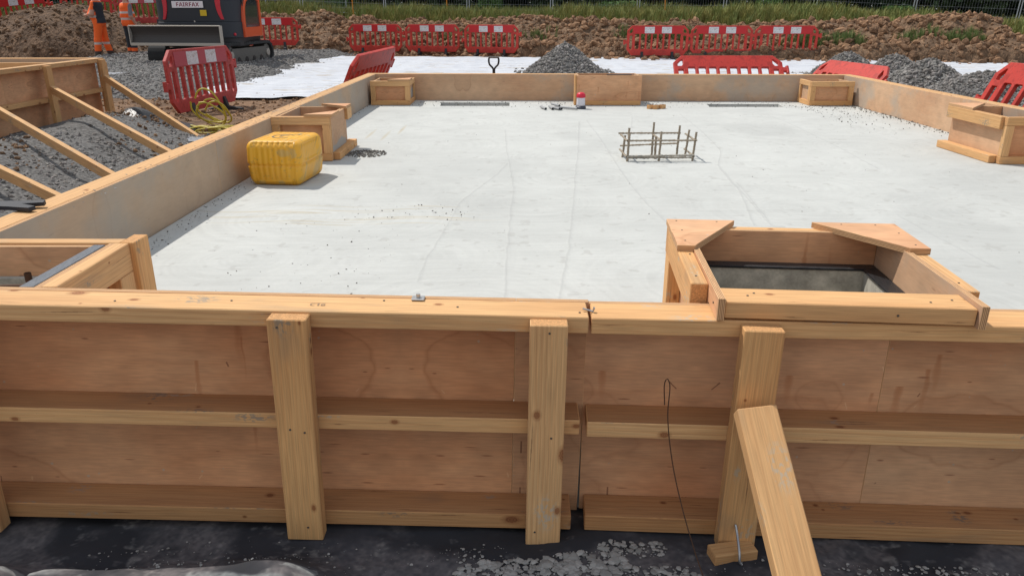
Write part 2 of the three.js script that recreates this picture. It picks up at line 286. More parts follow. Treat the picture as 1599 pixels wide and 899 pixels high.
function scatter(name, geo, mat, items, parent = scene, colors) {
  const im = new THREE.InstancedMesh(geo, mat, items.length); im.name = parent === scene ? numbered(name) : name; const o = new THREE.Object3D();
  items.forEach((it, i) => { o.position.set(it[0], it[1], it[2]); const s = it[3]; if (Array.isArray(s)) o.scale.set(...s); else o.scale.setScalar(s); if (it[4]) o.rotation.set(...it[4]); else o.rotation.set(R() * 6.3, R() * 6.3, R() * 6.3); o.updateMatrix(); im.setMatrixAt(i, o.matrix); if (colors) im.setColorAt(i, colors(i, it)); });
  im.userData.kind = 'stuff'; parent.add(im); return im;
}

// ================================================================ TERRAIN
const zFront = (x) => lerpTable([[-30, -29.5], [-7, -28.2], [0, -26], [4, -24.6], [10, -23.6], [13, -22.6], [16, -21.6], [30, -20]], x);
const crestH = (x) => lerpTable([[-30, 1.1], [-9, 1.22], [-7, 1.30], [-5.3, 1.08], [-2.3, 1.02], [1.3, 1.16], [4.3, 0.98], [5.6, 1.08], [7.4, 0.90], [9, 0.95], [10.4, 1.02], [12.2, 1.12], [13.6, 1.24], [14.6, 1.16], [15.4, 0.8], [16.2, 0.4], [17.5, 0.22], [30, 0.1]], x);
const fieldH = (x) => lerpTable([[-60, 1.3], [-9, 1.3], [-5, 1.12], [8, 1.1], [13, 0.98], [17, 0.72], [24, 0.5], [60, 0.5]], x);
function groundH(x, z) {
  let h = 0.02 * (fbm(x * 0.7, z * 0.7, 3) - 0.5) + 0.05 * (fbm(x * 2.1 + 9, z * 2.1, 3) - 0.5) * ss(-10, -13, z);
  h += 0.20 * Math.exp(-(((x + 10) ** 2) / 26 + ((z + 20.5) ** 2) / 22));
  h += 0.11 * ss(-3.4, -4.8, x) * ss(-4, -5, z) * ss(-14, -11, z);
  h = mix(-0.05, h, clamp(ss(4.3, 5.0, x) + ss(-2.0, -2.5, x) + ss(-10.1, -10.7, z)));   // dug out under the pad
  h -= 0.12 * Math.exp(-(((x + 4.7) ** 2) / 1.6 + ((z + 11.9) ** 2) / 2.0));
  const t = ss(zFront(x) - 2.0, zFront(x) - 4.5, z);
  h = mix(h, fieldH(x) + 0.06 * (fbm(x * 0.4, z * 0.4, 3) - 0.5), t);
  return h;
}
function bundH(x, z) {  // spoil bund along the field edge
  const d = zFront(x) + 0.5 * (fbm(x * 0.5, 3, 3) - 0.5) - z;
  const prof = d < 0 ? -0.4 : Math.min(1, 0.10 + 0.30 * ss(0, 0.35, d) + 0.62 * ss(0.3, 2.6, d)) * (1 - 0.8 * ss(3.2, 5.0, d));
  const lump = 0.46 * (fbm(x * 1.1 + 30, z * 1.1, 4) - 0.5) + 0.26 * (fbm(x * 3.3, z * 3.3, 3) - 0.5);
  return crestH(x) * prof + lump * ss(0, 0.6, d) * (1 - ss(3.6, 5, d)) - 0.05;
}
function gridMesh(name, xs, zs, hf, mat, uvm = 3, extra) {
  const nx = xs.length, nz = zs.length, pos = new Float32Array(nx * nz * 3), uv = new Float32Array(nx * nz * 2), idx = [];
  for (let j = 0; j < nz; j++) for (let i = 0; i < nx; i++) { const k = j * nx + i; pos.set([xs[i], hf(xs[i], zs[j]), zs[j]], k * 3); uv.set([xs[i] / uvm, zs[j] / uvm], k * 2); }
  for (let j = 0; j < nz - 1; j++) for (let i = 0; i < nx - 1; i++) { const a = j * nx + i, b = a + 1, c = a + nx, d = c + 1; idx.push(a, b, c, b, d, c); }
  const g = new THREE.BufferGeometry(); g.setAttribute('position', new THREE.BufferAttribute(pos, 3)); g.setAttribute('uv', new THREE.BufferAttribute(uv, 2));
  if (zs[1] < zs[0]) for (let i = 0; i < idx.length; i += 3) { const t = idx[i]; idx[i] = idx[i + 1]; idx[i + 1] = t; }
  for (let i = 0; i < idx.length; i += 3) { const t = idx[i]; idx[i] = idx[i + 1]; idx[i + 1] = t; }
  g.setIndex(idx); if (extra) extra(g); g.computeVertexNormals();
  return mesh(name, g, mat);
}
const range = (a, b, s) => { const o = []; const n = Math.round((b - a) / s); for (let i = 0; i <= n; i++) o.push(a + (b - a) * i / n); return o; };
const gx = [...range(-500, -60, 40), ...range(-55, -25, 3), ...range(-24, 26, 0.3), ...range(28, 60, 3), ...range(80, 500, 40)];
const gz = [...range(-500, -80, 40), ...range(-76, -40, 3), ...range(-38, 4, 0.3), ...range(6, 30, 4), ...range(60, 300, 60)];
const soilMat = M.soil.clone(); soilMat.vertexColors = true;
tag(gridMesh('ground', gx, gz, groundH, soilMat, 2.6, (g) => {
  const p = g.attributes.position, c = new Float32Array(p.count * 3);
  for (let i = 0; i < p.count; i++) { const x = p.getX(i), z = p.getZ(i); const f = ss(zFront(x) - 3, zFront(x) - 4.2, z); const n = 0.75 + 0.5 * fbm(x * 0.9, z * 0.9, 3); const s = [1.05 * n, 1.0 * n, 0.95 * n], gr = [0.50 * n, 0.85 * n, 0.30 * n]; c.set(mix3(s, gr, f), i * 3); }
  g.setAttribute('color', new THREE.BufferAttribute(c, 3));
}), 'brown bare soil of the building site', null, null, 'structure');
tag(gridMesh('earth_bund_terrain', range(-30, 30, 0.14), range(-33.6, -19, 0.14), (x, z) => { const b = bundH(x, z); return b > groundH(x, z) - 0.3 ? b : -0.6; }, M.soil, 1.9), 'long bund of brown clods dug along the field edge', null, null, 'structure');

// clods of earth on the bund and the soil in front of it
const clodGeo = stoneGeo(21, 0.75), clodMat = MS({ color: lin(1, 1, 1), map: T.soil, roughness: 1 });
{
  const it = []; const r = rng(31);
  for (let i = 0; i < 26000; i++) { const x = -24 + 46 * r(), z = zFront(x) + 0.9 - 4.6 * r(), y = Math.max(bundH(x, z), groundH(x, z)), s = 0.02 + 0.15 * r() ** 5; if (z > zFront(x) && r() > 0.3) continue; it.push([x, y + s * 0.15, z, s]); }
  scatter('soil_clod_rubble', clodGeo, clodMat, it, scene, () => { const k = 0.75 + 0.75 * R(); return lin(k * 1.05, k * 0.95, k * 0.88); }).userData.label = 'clods of brown earth strewn over the bund';
}

// spoil heap behind the neighbouring formwork
const spoilH = (x, z) => { const a = (x + 15) / 4.6, b = (z + 25.4) / 3.6, d = Math.sqrt(a * a + b * b); const top = lerpTable([[-19, 1.0], [-16, 1.17], [-14.7, 1.5], [-13.6, 1.66], [-12.6, 1.6], [-11.8, 1.2]], x); return d < 1.2 ? top * Math.pow(Math.max(0, 1 - Math.pow(d, 2.2)), 0.85) + 0.42 * (fbm(x * 1.5, z * 1.5, 4) - 0.5) * (1 - ss(0.85, 1.1, d)) - 0.3 * ss(0.9, 1.15, d) : -0.5; };
{
  const g = thing('spoil_heap', 'big heap of brown spoil beside the two workers', 'soil heap');
  const s = gridMesh('soil_mound', range(-21, -9.4, 0.12), range(-29.8, -21, 0.12), spoilH, M.soil, 2.1); s.name = 'soil_mound'; g.add(s); s.material = M.soilDark;
  const it = []; const r = rng(37);
  for (let i = 0; i < 5200; i++) { const x = -20 + 10.4 * r(), z = -29 + 7.8 * r(), y = spoilH(x, z); if (y < groundH(x, z)) continue; const q = 0.02 + 0.08 * r() ** 4; it.push([x, y + q * 0.15, z, q]); }
  scatter('loose_clods', clodGeo, clodMat, it, g, () => { const k = 0.5 + 0.65 * R(); return lin(k, k * 0.95, k * 0.9); });
  const it2 = []; for (let i = 0; i < 4200; i++) { const x = -10.5 + 9 * r(), z = -8.5 - 7 * r(), q = 0.012 + 0.035 * r() ** 3; it2.push([x, groundH(x, z) + q * 0.2, z, q]); }
  scatter('ground_clod_rubble', clodGeo, clodMat, it2, scene, () => { const k = 1.0 + 0.7 * R(); return lin(k, k * 0.95, k * 0.88); }).userData.label = 'small clods on the trodden brown soil';
}

// ================================================================ CONCRETE PAD
const slabLines = [
  [[-0.04, -5.58], [-0.11, -5.17], [-0.20, -4.82], [-0.28, -4.50], [-0.31, -4.34], [-0.34, -3.94], [-0.36, -3.61], [-0.39, -3.32], [-0.40, -2.97]],
  [[-0.07, -7.28], [-0.04, -5.99], [-0.02, -5.46], [0.00, -5.02], [0.01, -4.63], [-0.01, -4.15], [-0.02, -3.53], [-0.03, -3.14], [-0.03, -2.6]],
  [[0.68, -7.83], [0.52, -5.99], [0.44, -5.23], [0.37, -4.46], [0.31, -3.85], [0.26, -3.37], [0.21, -3.01], [0.16, -2.6]],
  [[0.77, -7.95], [0.78, -6.70], [0.77, -5.52], [0.77, -4.77], [0.79, -4.30], [0.83, -3.85], [0.84, -3.58]],
  [[1.84, -8.47], [1.78, -7.17], [1.69, -6.13], [1.51, -5.52], [1.44, -4.77], [1.36, -4.30], [1.27, -3.85]],
  [[1.49, -5.40], [1.45, -4.96], [1.41, -4.38], [1.36, -3.85]],
  [[2.79, -8.47], [2.79, -7.71], [2.75, -7.08], [2.72, -6.45], [2.62, -5.34]], [[1.28, -8.21], [1.15, -7.38]],
  [[2.13, -4.08], [2.12, -3.58], [2.13, -3.14]], [[1.48, -4.92], [1.38, -3.94]], [[0.69, -7.83], [0.59, -6.79]]];
const SX0 = -2, SZ0 = -10, SW = 6.3, SD = 8.4;   // texture covers this rectangle of the pad
const slabCol = (() => {
  const W = 1280, H = 1708, lineD = new Float32Array(W * H).fill(9);
  for (const l of slabLines) for (let i = 0; i < l.length - 1; i++) { const [x0, z0] = l[i], [x1, z1] = l[i + 1], n = 900; for (let k = 0; k < n; k++) { const t = k / n, x = mix(x0, x1, t) + 0.012 * (fbm(mix(z0, z1, t) * 9, x0 * 3, 2) - 0.5), z = mix(z0, z1, t); const px = (x - SX0) / SW * W, py = (z - SZ0) / SD * H; for (let a = -3; a <= 3; a++) { const xx = Math.round(px) + a; if (xx < 0 || xx >= W) continue; const q = Math.round(py) * W + xx; lineD[q] = Math.min(lineD[q], Math.abs(xx - px) * SW / W / 0.007); } } }
  const streaks = []; const r = rng(55);
  for (let i = 0; i < 26; i++) streaks.push({ x: -1.55 + 1.3 * r(), z: -4.3 + 0.42 * r(), w: 0.12 + 0.3 * r(), h: 0.006 + 0.016 * r(), k: 0.15 + 0.3 * r() });
  for (const [x, z] of [[-1.3, -7.0], [-1.15, -6.9], [-1.05, -7.3]]) streaks.push({ x, z, w: 0.02, h: 0.35, k: 0.35 });
  const cols = (px, py) => {
    const x = SX0 + px / W * SW, z = SZ0 + py / H * SD;
    const big = fbm(x * 0.6 + 3, z * 0.5, 4), mid = fbm(x * 5, z * 6, 4), brush = fbm(x * 3.1 + 0.4 * z, z * 70 + x * 3, 3), fine = vn(px * 0.9, py * 0.9);
    let v = 188 + 14 * (big - 0.5) + 12 * (mid - 0.5) + 9 * (brush - 0.5) + 5 * (fine - 0.5);
    { const gx = Math.floor(x / 0.9), gz = Math.floor(z / 0.9); let sw = 0, sb = 0; for (let a = -1; a <= 1; a++) for (let b = -1; b <= 1; b++) { const hx = (gx + a + hash(gx + a + 40, gz + b + 40)) * 0.9, hz = (gz + b + hash(gx + a + 90, gz + b + 7)) * 0.9, d = Math.hypot(x - hx, z - hz); if (d < 0.8) { const w = (1 - d / 0.8) * hash(gx + a + 3, gz + b + 11); sw += w; sb += w * (vn(d * 62 + hx * 9, Math.atan2(z - hz, x - hx) * 1.6 + hx) - 0.5); } } v += 11 * sb / (sw + 0.15); }   // sweeps of the float
    let c = [v * 0.995, v, v * 0.978];
    const damp = ss(0.52, 0.72, fbm(x * 1.3 + 20, z * 1.1 + 8, 6)); c = mix3(c, [164, 165, 162], damp * 0.30); const spl = ss(0.70, 0.76, fbm(x * 17 + 2, z * 17 + 40, 4)); c = mix3(c, [156, 154, 149], spl * 0.3);
    if (x < 0.4 && z < -3.7 && z > -7.8) for (const s of streaks) { const q = Math.hypot((x - s.x) / s.w, (z - s.z + 0.02 * Math.sin(x * 9)) / s.h); if (q < 1) c = mix3(c, [168, 146, 108], s.k * (1 - q * q) * (0.3 + 1.1 * mid)); }
    const l = lineD[py * W + px]; if (l < 1) c = mix3(c, [150, 150, 148], 0.34 * (1 - l));
    const sp = hash(px * 7 + 1, py * 3 + 5) * hash(px + 31, py + 77); if (sp > 0.985) c = mix3(c, [96, 88, 76], 0.6);
    return c;
  };
  const bump = (px, py) => { const x = SX0 + px * 2 / W * SW, z = SZ0 + py * 2 / H * SD; const l = Math.min(lineD[Math.min(H - 1, py * 2) * W + Math.min(W - 1, px * 2)], lineD[Math.min(H - 1, py * 2 + 1) * W + Math.min(W - 1, px * 2)]); return 90 + 50 * (fbm(x * 3 + 0.4 * z, z * 60 + x * 3, 3) - 0.5) + 34 * (fbm(x * 2, z * 2, 3) - 0.5) + 20 * (vn(px, py) - 0.5) + (l < 1 ? 110 * (1 - l) : 0); };
  return { map: tex(W, H, cols, true, THREE.ClampToEdgeWrapping), bump: tex(W / 2, H / 2, bump, false, THREE.ClampToEdgeWrapping) };
})();
M.slab = MS({ map: slabCol.map, bumpMap: slabCol.bump, bumpScale: 0.005, roughness: 0.93 });
const SLAB = 0.36;
{
  const s = new THREE.Shape([[-1.835, -1.957], [0.2, -1.936], [4.03, -1.742], [4.095, -9.64], [-1.712, -9.842]].map(([x, z]) => new THREE.Vector2(x, -z)));
  const hole = (pts) => s.holes.push(new THREE.Path(pts.map(([x, z]) => new THREE.Vector2(x, -z))));
  hole([[-0.88, -9.57], [-0.03, -9.56], [-0.03, -9.20], [-0.85, -9.20]]);
  hole([[2.37, -9.40], [3.24, -9.40], [3.20, -9.10], [2.33, -9.10]]);
  hole([[0.58, -1.98], [0.60, -2.42], [1.15, -2.40], [1.13, -1.96]]);
  hole([[-1.80, -2.0], [-1.80, -2.36], [-1.36, -2.36], [-1.36, -2.0]]);
  const g = new THREE.ExtrudeGeometry(s, { depth: 0.36, bevelEnabled: false }); g.rotateX(-Math.PI / 2);
  const p = g.attributes.position, u = g.attributes.uv; for (let i = 0; i < p.count; i++) u.setXY(i, (p.getX(i) - SX0) / SW, (p.getZ(i) - SZ0) / SD);
  tag(mesh('concrete_slab', g, M.slab), 'pale freshly floated concrete slab inside the timber forms', null, null, 'structure');
}

// ================================================================ FORMWORK ROUND THE PAD
// front, first section (ends at the joint)
const JX = 0.193, JZ = -1.797;
{
  const f = thing('formwork_panel', 'plywood formwork section with three timber rails, meeting its neighbour at an open joint', 'formwork', [JX, 0, JZ], -0.012);
  f.rotation.z = -0.019;
  sheet(f, 'plywood_sheet', [-0.1962, 0.0], [0.012, 0.683], [-0.126, -0.108], M.plyPale, [0.3, 0.2]); timber(f, 'added_joint_batten', [-0.05, 0.05], [0.37, 0.66], [-0.146, -0.128], M.pine[2]); timber(f, 'added_joint_batten', [-0.24, -0.15], [0.37, 0.66], [-0.146, -0.128], M.pine[2]);  // unseen battens added behind the joints to stop light slits
  sheet(f, 'plywood_sheet', [-2.14, -0.1968], [0.012, 0.683], [-0.1265, -0.1085], M.plyWarm, [1.75, 0.5]);
  timber(f, 'top_rail', [-2.15, -0.008], [0.636, 0.682], [-0.107, 0], M.pine[0]);
  timber(f, 'middle_rail', [-2.15, -0.016], [0.333, 0.378], [-0.107, -0.004], [M.pine[1], M.end, M.pineDark]);
  timber(f, 'bottom_rail', [-2.15, -0.026], [0.022, 0.070], [-0.107, -0.002], [M.pineDull, M.end, M.pineDark]);
  for (const [x, w, top, tilt, m] of [[-0.826, 0.1, 0.676, 0, 3], [-0.157, 0.096, 0.676, 0.008, 0], [-1.738, 0.1, 0.66, 0, 1]]) { const s = timber(f, 'stake', [x, x + w], [0.004, top], [0.002, 0.047], M.pine[m]); s.rotation.z = tilt; }
  const cl = mesh('fixing_bracket', MG([boxG(0.035, 0.004, 0.03, -0.46, 0.686, -0.1), new THREE.CylinderGeometry(0.006, 0.006, 0.012, 8).translate(-0.46, 0.692, -0.1)]), M.steel, f);
  nailHeads(f, [[-0.80, 0.655, 0.047, 'z'], [-0.752, 0.352, 0.047, 'z'], [-0.79, 0.36, 0.047, 'z'], [-0.765, 0.048, 0.047, 'z'], [-0.11, 0.655, 0.047, 'z'], [-0.095, 0.352, 0.047, 'z'], [-0.13, 0.05, 0.047, 'z'], [-0.35, 0.6825, -0.05, 'y'], [-0.95, 0.6825, -0.06, 'y'], [-1.25, 0.6825, -0.04, 'y'], [-0.03, 0.6825, -0.03, 'y'], [-0.55, 0.6825, -0.085, 'y']]);
  const st = document.createElement('canvas'); st.width = 256; st.height = 96; const cx = st.getContext('2d'); cx.fillStyle = '#000'; cx.fillRect(0, 0, 256, 96); cx.fillStyle = '#999'; cx.font = 'bold 74px sans-serif'; cx.fillText('C16', 40, 74);
  const at = new THREE.CanvasTexture(st);
  const stamp = mesh('grade_stamp', new THREE.PlaneGeometry(0.085, 0.03).rotateX(-Math.PI / 2), MS({ color: lin(0.16, 0.13, 0.11), alphaMap: at, transparent: true, roughness: 0.9 }), f); stamp.position.set(-0.71, 0.6836, -0.045);
}
// dark screw and nail heads driven into the timbers of a frame: [x, y, z, axis]
function nailHeads(parent, list) { const g = new THREE.CylinderGeometry(0.003, 0.003, 0.003, 8), m = MS({ color: lin(0.14, 0.12, 0.10), roughness: 0.5, metalness: 0.6 }); for (const [x, y, z, ax] of list) { const n = mesh('nail_head', g, m, parent); n.position.set(x, y, z); if (ax === 'z') n.rotation.x = Math.PI / 2; if (ax === 'x') n.rotation.z = Math.PI / 2; } }
// front, second section (with the raking brace)
const A2 = 0.055;
{
  const f = thing('formwork_panel', 'plywood formwork section held by a stake and raking brace under the frame with two gussets', 'formwork', [JX + 0.008, 0, JZ], -A2);
  sheet(f, 'plywood_sheet', [-0.006, 0.8114], [0.018, 0.679], [-0.126, -0.1085], M.ply, [0.1, 0.35]);
  sheet(f, 'plywood_sheet', [0.812, 2.3], [0.018, 0.679], [-0.126, -0.108], M.plyPale, [1.7, 0.25]);
  sheet(f, 'plywood_sheet', [2.302, 3.83], [0.018, 0.679], [-0.126, -0.108], M.ply);
  timber(f, 'top_rail', [0.004, 3.83], [0.635, 0.680], [-0.107, 0], M.pine[1]);
  timber(f, 'middle_rail', [0.002, 3.83], [0.328, 0.374], [-0.107, -0.003], [M.pine[0], M.end, M.pineDark]);
  timber(f, 'bottom_rail', [0.006, 3.83], [0.022, 0.072], [-0.107, -0.002], [M.pineDull, M.end, M.pineDark]);
  const s = timber(f, 'stake', [0.378, 0.478], [-0.008, 0.674], [0.002, 0.049], M.pine[3]); s.rotation.z = -0.012;
  timber(f, 'stake', [1.52, 1.62], [-0.02, 0.668], [0.002, 0.049]);
  // raking brace: a shaped prism whose upper end is cut off at a corner
  const br = beam(f, 'raking_brace', [0.417, 0.478, 0.088], [0.53, -0.06, 0.62], 0.1, 0.045, new THREE.Vector3(0, 1, 0.9), M.pine[1]);
  timber(f, 'packing_wedge', [0.345, 0.47], [-0.01, 0.045], [0.052, 0.105], M.pine[2]).rotation.y = 0.25;
  mesh('bent_nail', tube([[0.415, 0.10, 0.052], [0.418, 0.085, 0.062], [0.418, 0.05, 0.110], [0.419, 0.03, 0.118], [0.425, 0.022, 0.119]], 0.0035, 16), M.steel, f);
  mesh('screw', MG([new THREE.CylinderGeometry(0.0028, 0.0028, 0.03, 8).rotateZ(1.3).translate(-0.004, 0.686, -0.04), new THREE.CylinderGeometry(0.006, 0.004, 0.004, 10).rotateZ(1.3).translate(0.011, 0.690, -0.04)]), M.steel, f);
}
{ const w = mesh('tie_wire', tube([[0.409, 0.43, -1.795], [0.404, 0.50, -1.79], [0.409, 0.513, -1.785], [0.415, 0.500, -1.78], [0.412, 0.415, -1.76], [0.424, 0.303, -1.72], [0.444, 0.206, -1.66], [0.472, 0.112, -1.6], [0.488, 0.067, -1.56], [0.51, 0.004, -1.5]], 0.0016, 80, 5), M.rust);
  tag(w, 'thin rusty tie wire hanging from the plywood down to the black sheet', 'wire'); }

// the other three sides: local +z points away from the slab
function sideForm(label, p0, p1, mat, opts = {}) {
  const d = [p1[0] - p0[0], p1[1] - p0[1]], L = Math.hypot(...d), f = thing('side_form', label, 'formwork', [p0[0], 0, p0[1]], Math.atan2(-d[1], d[0]));
  const n = Math.max(1, Math.round(L / 2.44)); for (let i = 0; i < n; i++) sheet(f, 'plywood_sheet', [i * L / n + 0.001, (i + 1) * L / n - 0.001], [0.0, 0.679 + (i % 2) * 0.002], [0.0, 0.018], mat, [i * 1.7 + 0.4, 0.16]);
  const ext = opts.ext ?? 0;
  timber(f, 'top_rail', [0, L * 0.52], [0.634, 0.680], [0.0185, 0.122], M.pineGrey[0]); timber(f, 'top_rail', [L * 0.52 + 0.004, L + ext], [0.634, 0.681], [0.0185, 0.124], M.pineGrey[1]);
  timber(f, 'middle_rail', [0, L], [0.33, 0.375], [0.0185, 0.12]); timber(f, 'bottom_rail', [0, L], [0.02, 0.066], [0.0185, 0.12]);
  for (let x = 0.4; x < L; x += 0.75) timber(f, 'stake', [x, x + 0.095], [-0.05, 0.62], [0.125, 0.17]);
  return f;
}
sideForm('long timber side form with cement smears beside the gravel trench', [-1.715, -9.85], [-1.845, -1.99], M.plyCement);
sideForm('timber side form in the sun beside the grey gravel heaps', [4.03, -1.72], [4.10, -9.65], M.plyLight);
sideForm('timber end form running between the two corner boxes, facing the white sheeting', [4.10 + 0.12, -9.655], [-1.715 - 0.12, -9.853], M.plyLight);

// ================================================================ BOX-OUTS (frames forming the pockets)
function plyProfile(parent, name, zy, x0, x1, mat = M.ply) {   // plywood cut to an outline in z,y and x1-x0 thick
  const s = new THREE.Shape(zy.map(([z, y]) => new THREE.Vector2(-z, y))); const g = new THREE.ExtrudeGeometry(s, { depth: x1 - x0, bevelEnabled: false }); g.rotateY(Math.PI / 2); g.translate(x0, 0, 0);
  const p = g.attributes.position, n = g.attributes.normal, u = g.attributes.uv;
  for (let i = 0; i < p.count; i++) { if (Math.abs(n.getX(i)) > 0.5) u.setXY(i, p.getZ(i) / 2.4 + 0.2, p.getY(i) / 1.2 + 0.3); else u.setXY(i, (p.getZ(i) + p.getY(i)) / 0.6, (p.getX(i) - x0) / (x1 - x0)); }
  return mesh(name, g, [mat, M.plyEdge], parent);
}
function frameBox(parent, name, [x0, x1], [y0, y1], [z0, z1], t, mat) {   // open-topped sleeve of four walls
  const g = MG([boxG(x1 - x0, y1 - y0, t, (x0 + x1) / 2, (y0 + y1) / 2, z0 + t / 2, 0.004), boxG(x1 - x0, y1 - y0, t, (x0 + x1) / 2, (y0 + y1) / 2, z1 - t / 2, 0.004), boxG(t, y1 - y0, z1 - z0 - 2 * t, x0 + t / 2, (y0 + y1) / 2, (z0 + z1) / 2, 0.004), boxG(t, y1 - y0, z1 - z0 - 2 * t, x1 - t / 2, (y0 + y1) / 2, (z0 + z1) / 2, 0.004)]);
  return mesh(name, g, mat, parent);
}
{ // pocket frame standing on the second front section
  const b = thing('pocket_frame', 'open timber pocket frame with two plywood corner gussets, resting on the formwork rail', 'formwork box', [JX + 0.008, 0, JZ], -A2 - 0.03);
  b.position.z += -0.011; b.position.x += 0.004;
  plyProfile(b, 'side_panel', [[-0.689, 0.362], [-0.689, 0.735], [0.008, 0.742], [0.008, 0.684], [-0.130, 0.684], [-0.130, 0.362]], 0.316, 0.334);
  plyProfile(b, 'side_panel', [[-0.689, 0.362], [-0.689, 0.735], [0.010, 0.742], [0.010, 0.682], [-0.130, 0.684], [-0.130, 0.362]], 0.950, 0.968, M.plyLight);
  sheet(b, 'rear_panel', [0.335, 0.949], [0.362, 0.734], [-0.688, -0.670], M.ply);
  timber(b, 'front_timber', [0.336, 0.948], [0.686, 0.731], [-0.106, -0.002], M.pine[1]);
  timber(b, 'side_timber', [0.268, 0.315], [0.636, 0.730], [-0.689, -0.138], M.pine[3]);
  timber(b, 'side_timber', [0.969, 1.016], [0.636, 0.730], [-0.689, -0.135], M.pine[0]);
  timber(b, 'rear_timber', [0.268, 1.016], [0.636, 0.729], [-0.735, -0.690], M.pine[1]);
  for (const [x, z] of [[0.27, -0.734], [0.97, -0.734], [0.27, -0.232], [0.97, -0.232]]) timber(b, 'post', [x, x + 0.045], [0.408, 0.634], [z, z + 0.095], M.pine[3]);
  timber(b, 'bottom_timber', [0.268, 0.314], [0.362, 0.407], [-0.689, -0.135]); timber(b, 'bottom_timber', [0.97, 1.015], [0.362, 0.407], [-0.689, -0.135]); timber(b, 'bottom_timber', [0.268, 1.015], [0.362, 0.407], [-0.735, -0.690]);
  gusset(b, [[0.266, -0.738], [0.492, -0.738], [0.318, -0.43], [0.266, -0.43]], 0.749);
  gusset(b, [[0.752, -0.738], [1.020, -0.738], [1.020, -0.455], [0.962, -0.455]], 0.749);
  nailHeads(b, [[0.295, 0.7495, -0.715, 'y'], [0.43, 0.7495, -0.715, 'y'], [0.295, 0.7495, -0.48, 'y'], [0.30, 0.7495, -0.60, 'y'], [0.84, 0.7495, -0.715, 'y'], [0.95, 0.7495, -0.715, 'y'], [0.99, 0.7495, -0.62, 'y'], [0.99, 0.7495, -0.49, 'y'], [0.40, 0.7312, -0.05, 'y'], [0.42, 0.7312, -0.07, 'y'], [0.85, 0.7312, -0.04, 'y'], [0.91, 0.7312, -0.06, 'y'], [0.29, 0.7302, -0.20, 'y'], [0.30, 0.7302, -0.40, 'y'], [0.99, 0.7302, -0.2, 'y'], [0.315, 0.71, -0.05, 'x'], [0.76, 0.708, -0.0012, 'z']]);
  frameBox(b, 'concrete_lining', [0.337, 0.947], [0.05, 0.618], [-0.668, -0.132], 0.045, M.concrete);
  frameBox(b, 'membrane_lip', [0.3365, 0.9475], [0.619, 0.627], [-0.6685, -0.1315], 0.052, M.membrane);
}
{ // frame in the corner by the long side form
  const b = thing('pocket_frame', 'timber pocket frame edged with grey membrane at the corner by the long side form', 'formwork box', [0, 0, 0], 0);
  timber(b, 'rear_timber', [-1.825, -1.286], [0.612, 0.708], [-2.425, -2.378], M.pineGrey[1]);
  timber(b, 'corner_post', [-1.284, -1.236], [0.362, 0.710], [-2.470, -2.374], M.pine[3]);
  timber(b, 'side_timber', [-1.300, -1.254], [0.614, 0.708], [-2.372, -1.956], M.pine[0]);
  sheet(b, 'side_panel', [-1.319, -1.301], [0.362, 0.706], [-2.376, -1.956], M.ply);
  timber(b, 'post', [-1.299, -1.254], [0.362, 0.613], [-2.372, -2.285], M.pine[0]); timber(b, 'post', [-1.298, -1.256], [0.362, 0.612], [-2.20, -2.11], M.pine[1]);
  sheet(b, 'rear_panel', [-1.825, -1.320], [0.362, 0.700], [-2.377, -2.359], M.ply);
  mesh('membrane_strip', boxG(0.04, 0.012, 0.40, -1.341, 0.702, -2.156, 0.004), M.membraneGrey, b);
  frameBox(b, 'concrete_lining', [-1.820, -1.322], [0.03, 0.60], [-2.357, -1.975], 0.02, M.concrete);
  const rb = mesh('starter_bar', MG([tube([[-1.47, 0.0, -2.17], [-1.47, 0.4, -2.17], [-1.472, 0.675, -2.17]], 0.010, 8), tube([[-1.80, 0.60, -2.19], [-1.6, 0.625, -2.18], [-1.36, 0.635, -2.16]], 0.007, 8)]), M.rust, b);
}
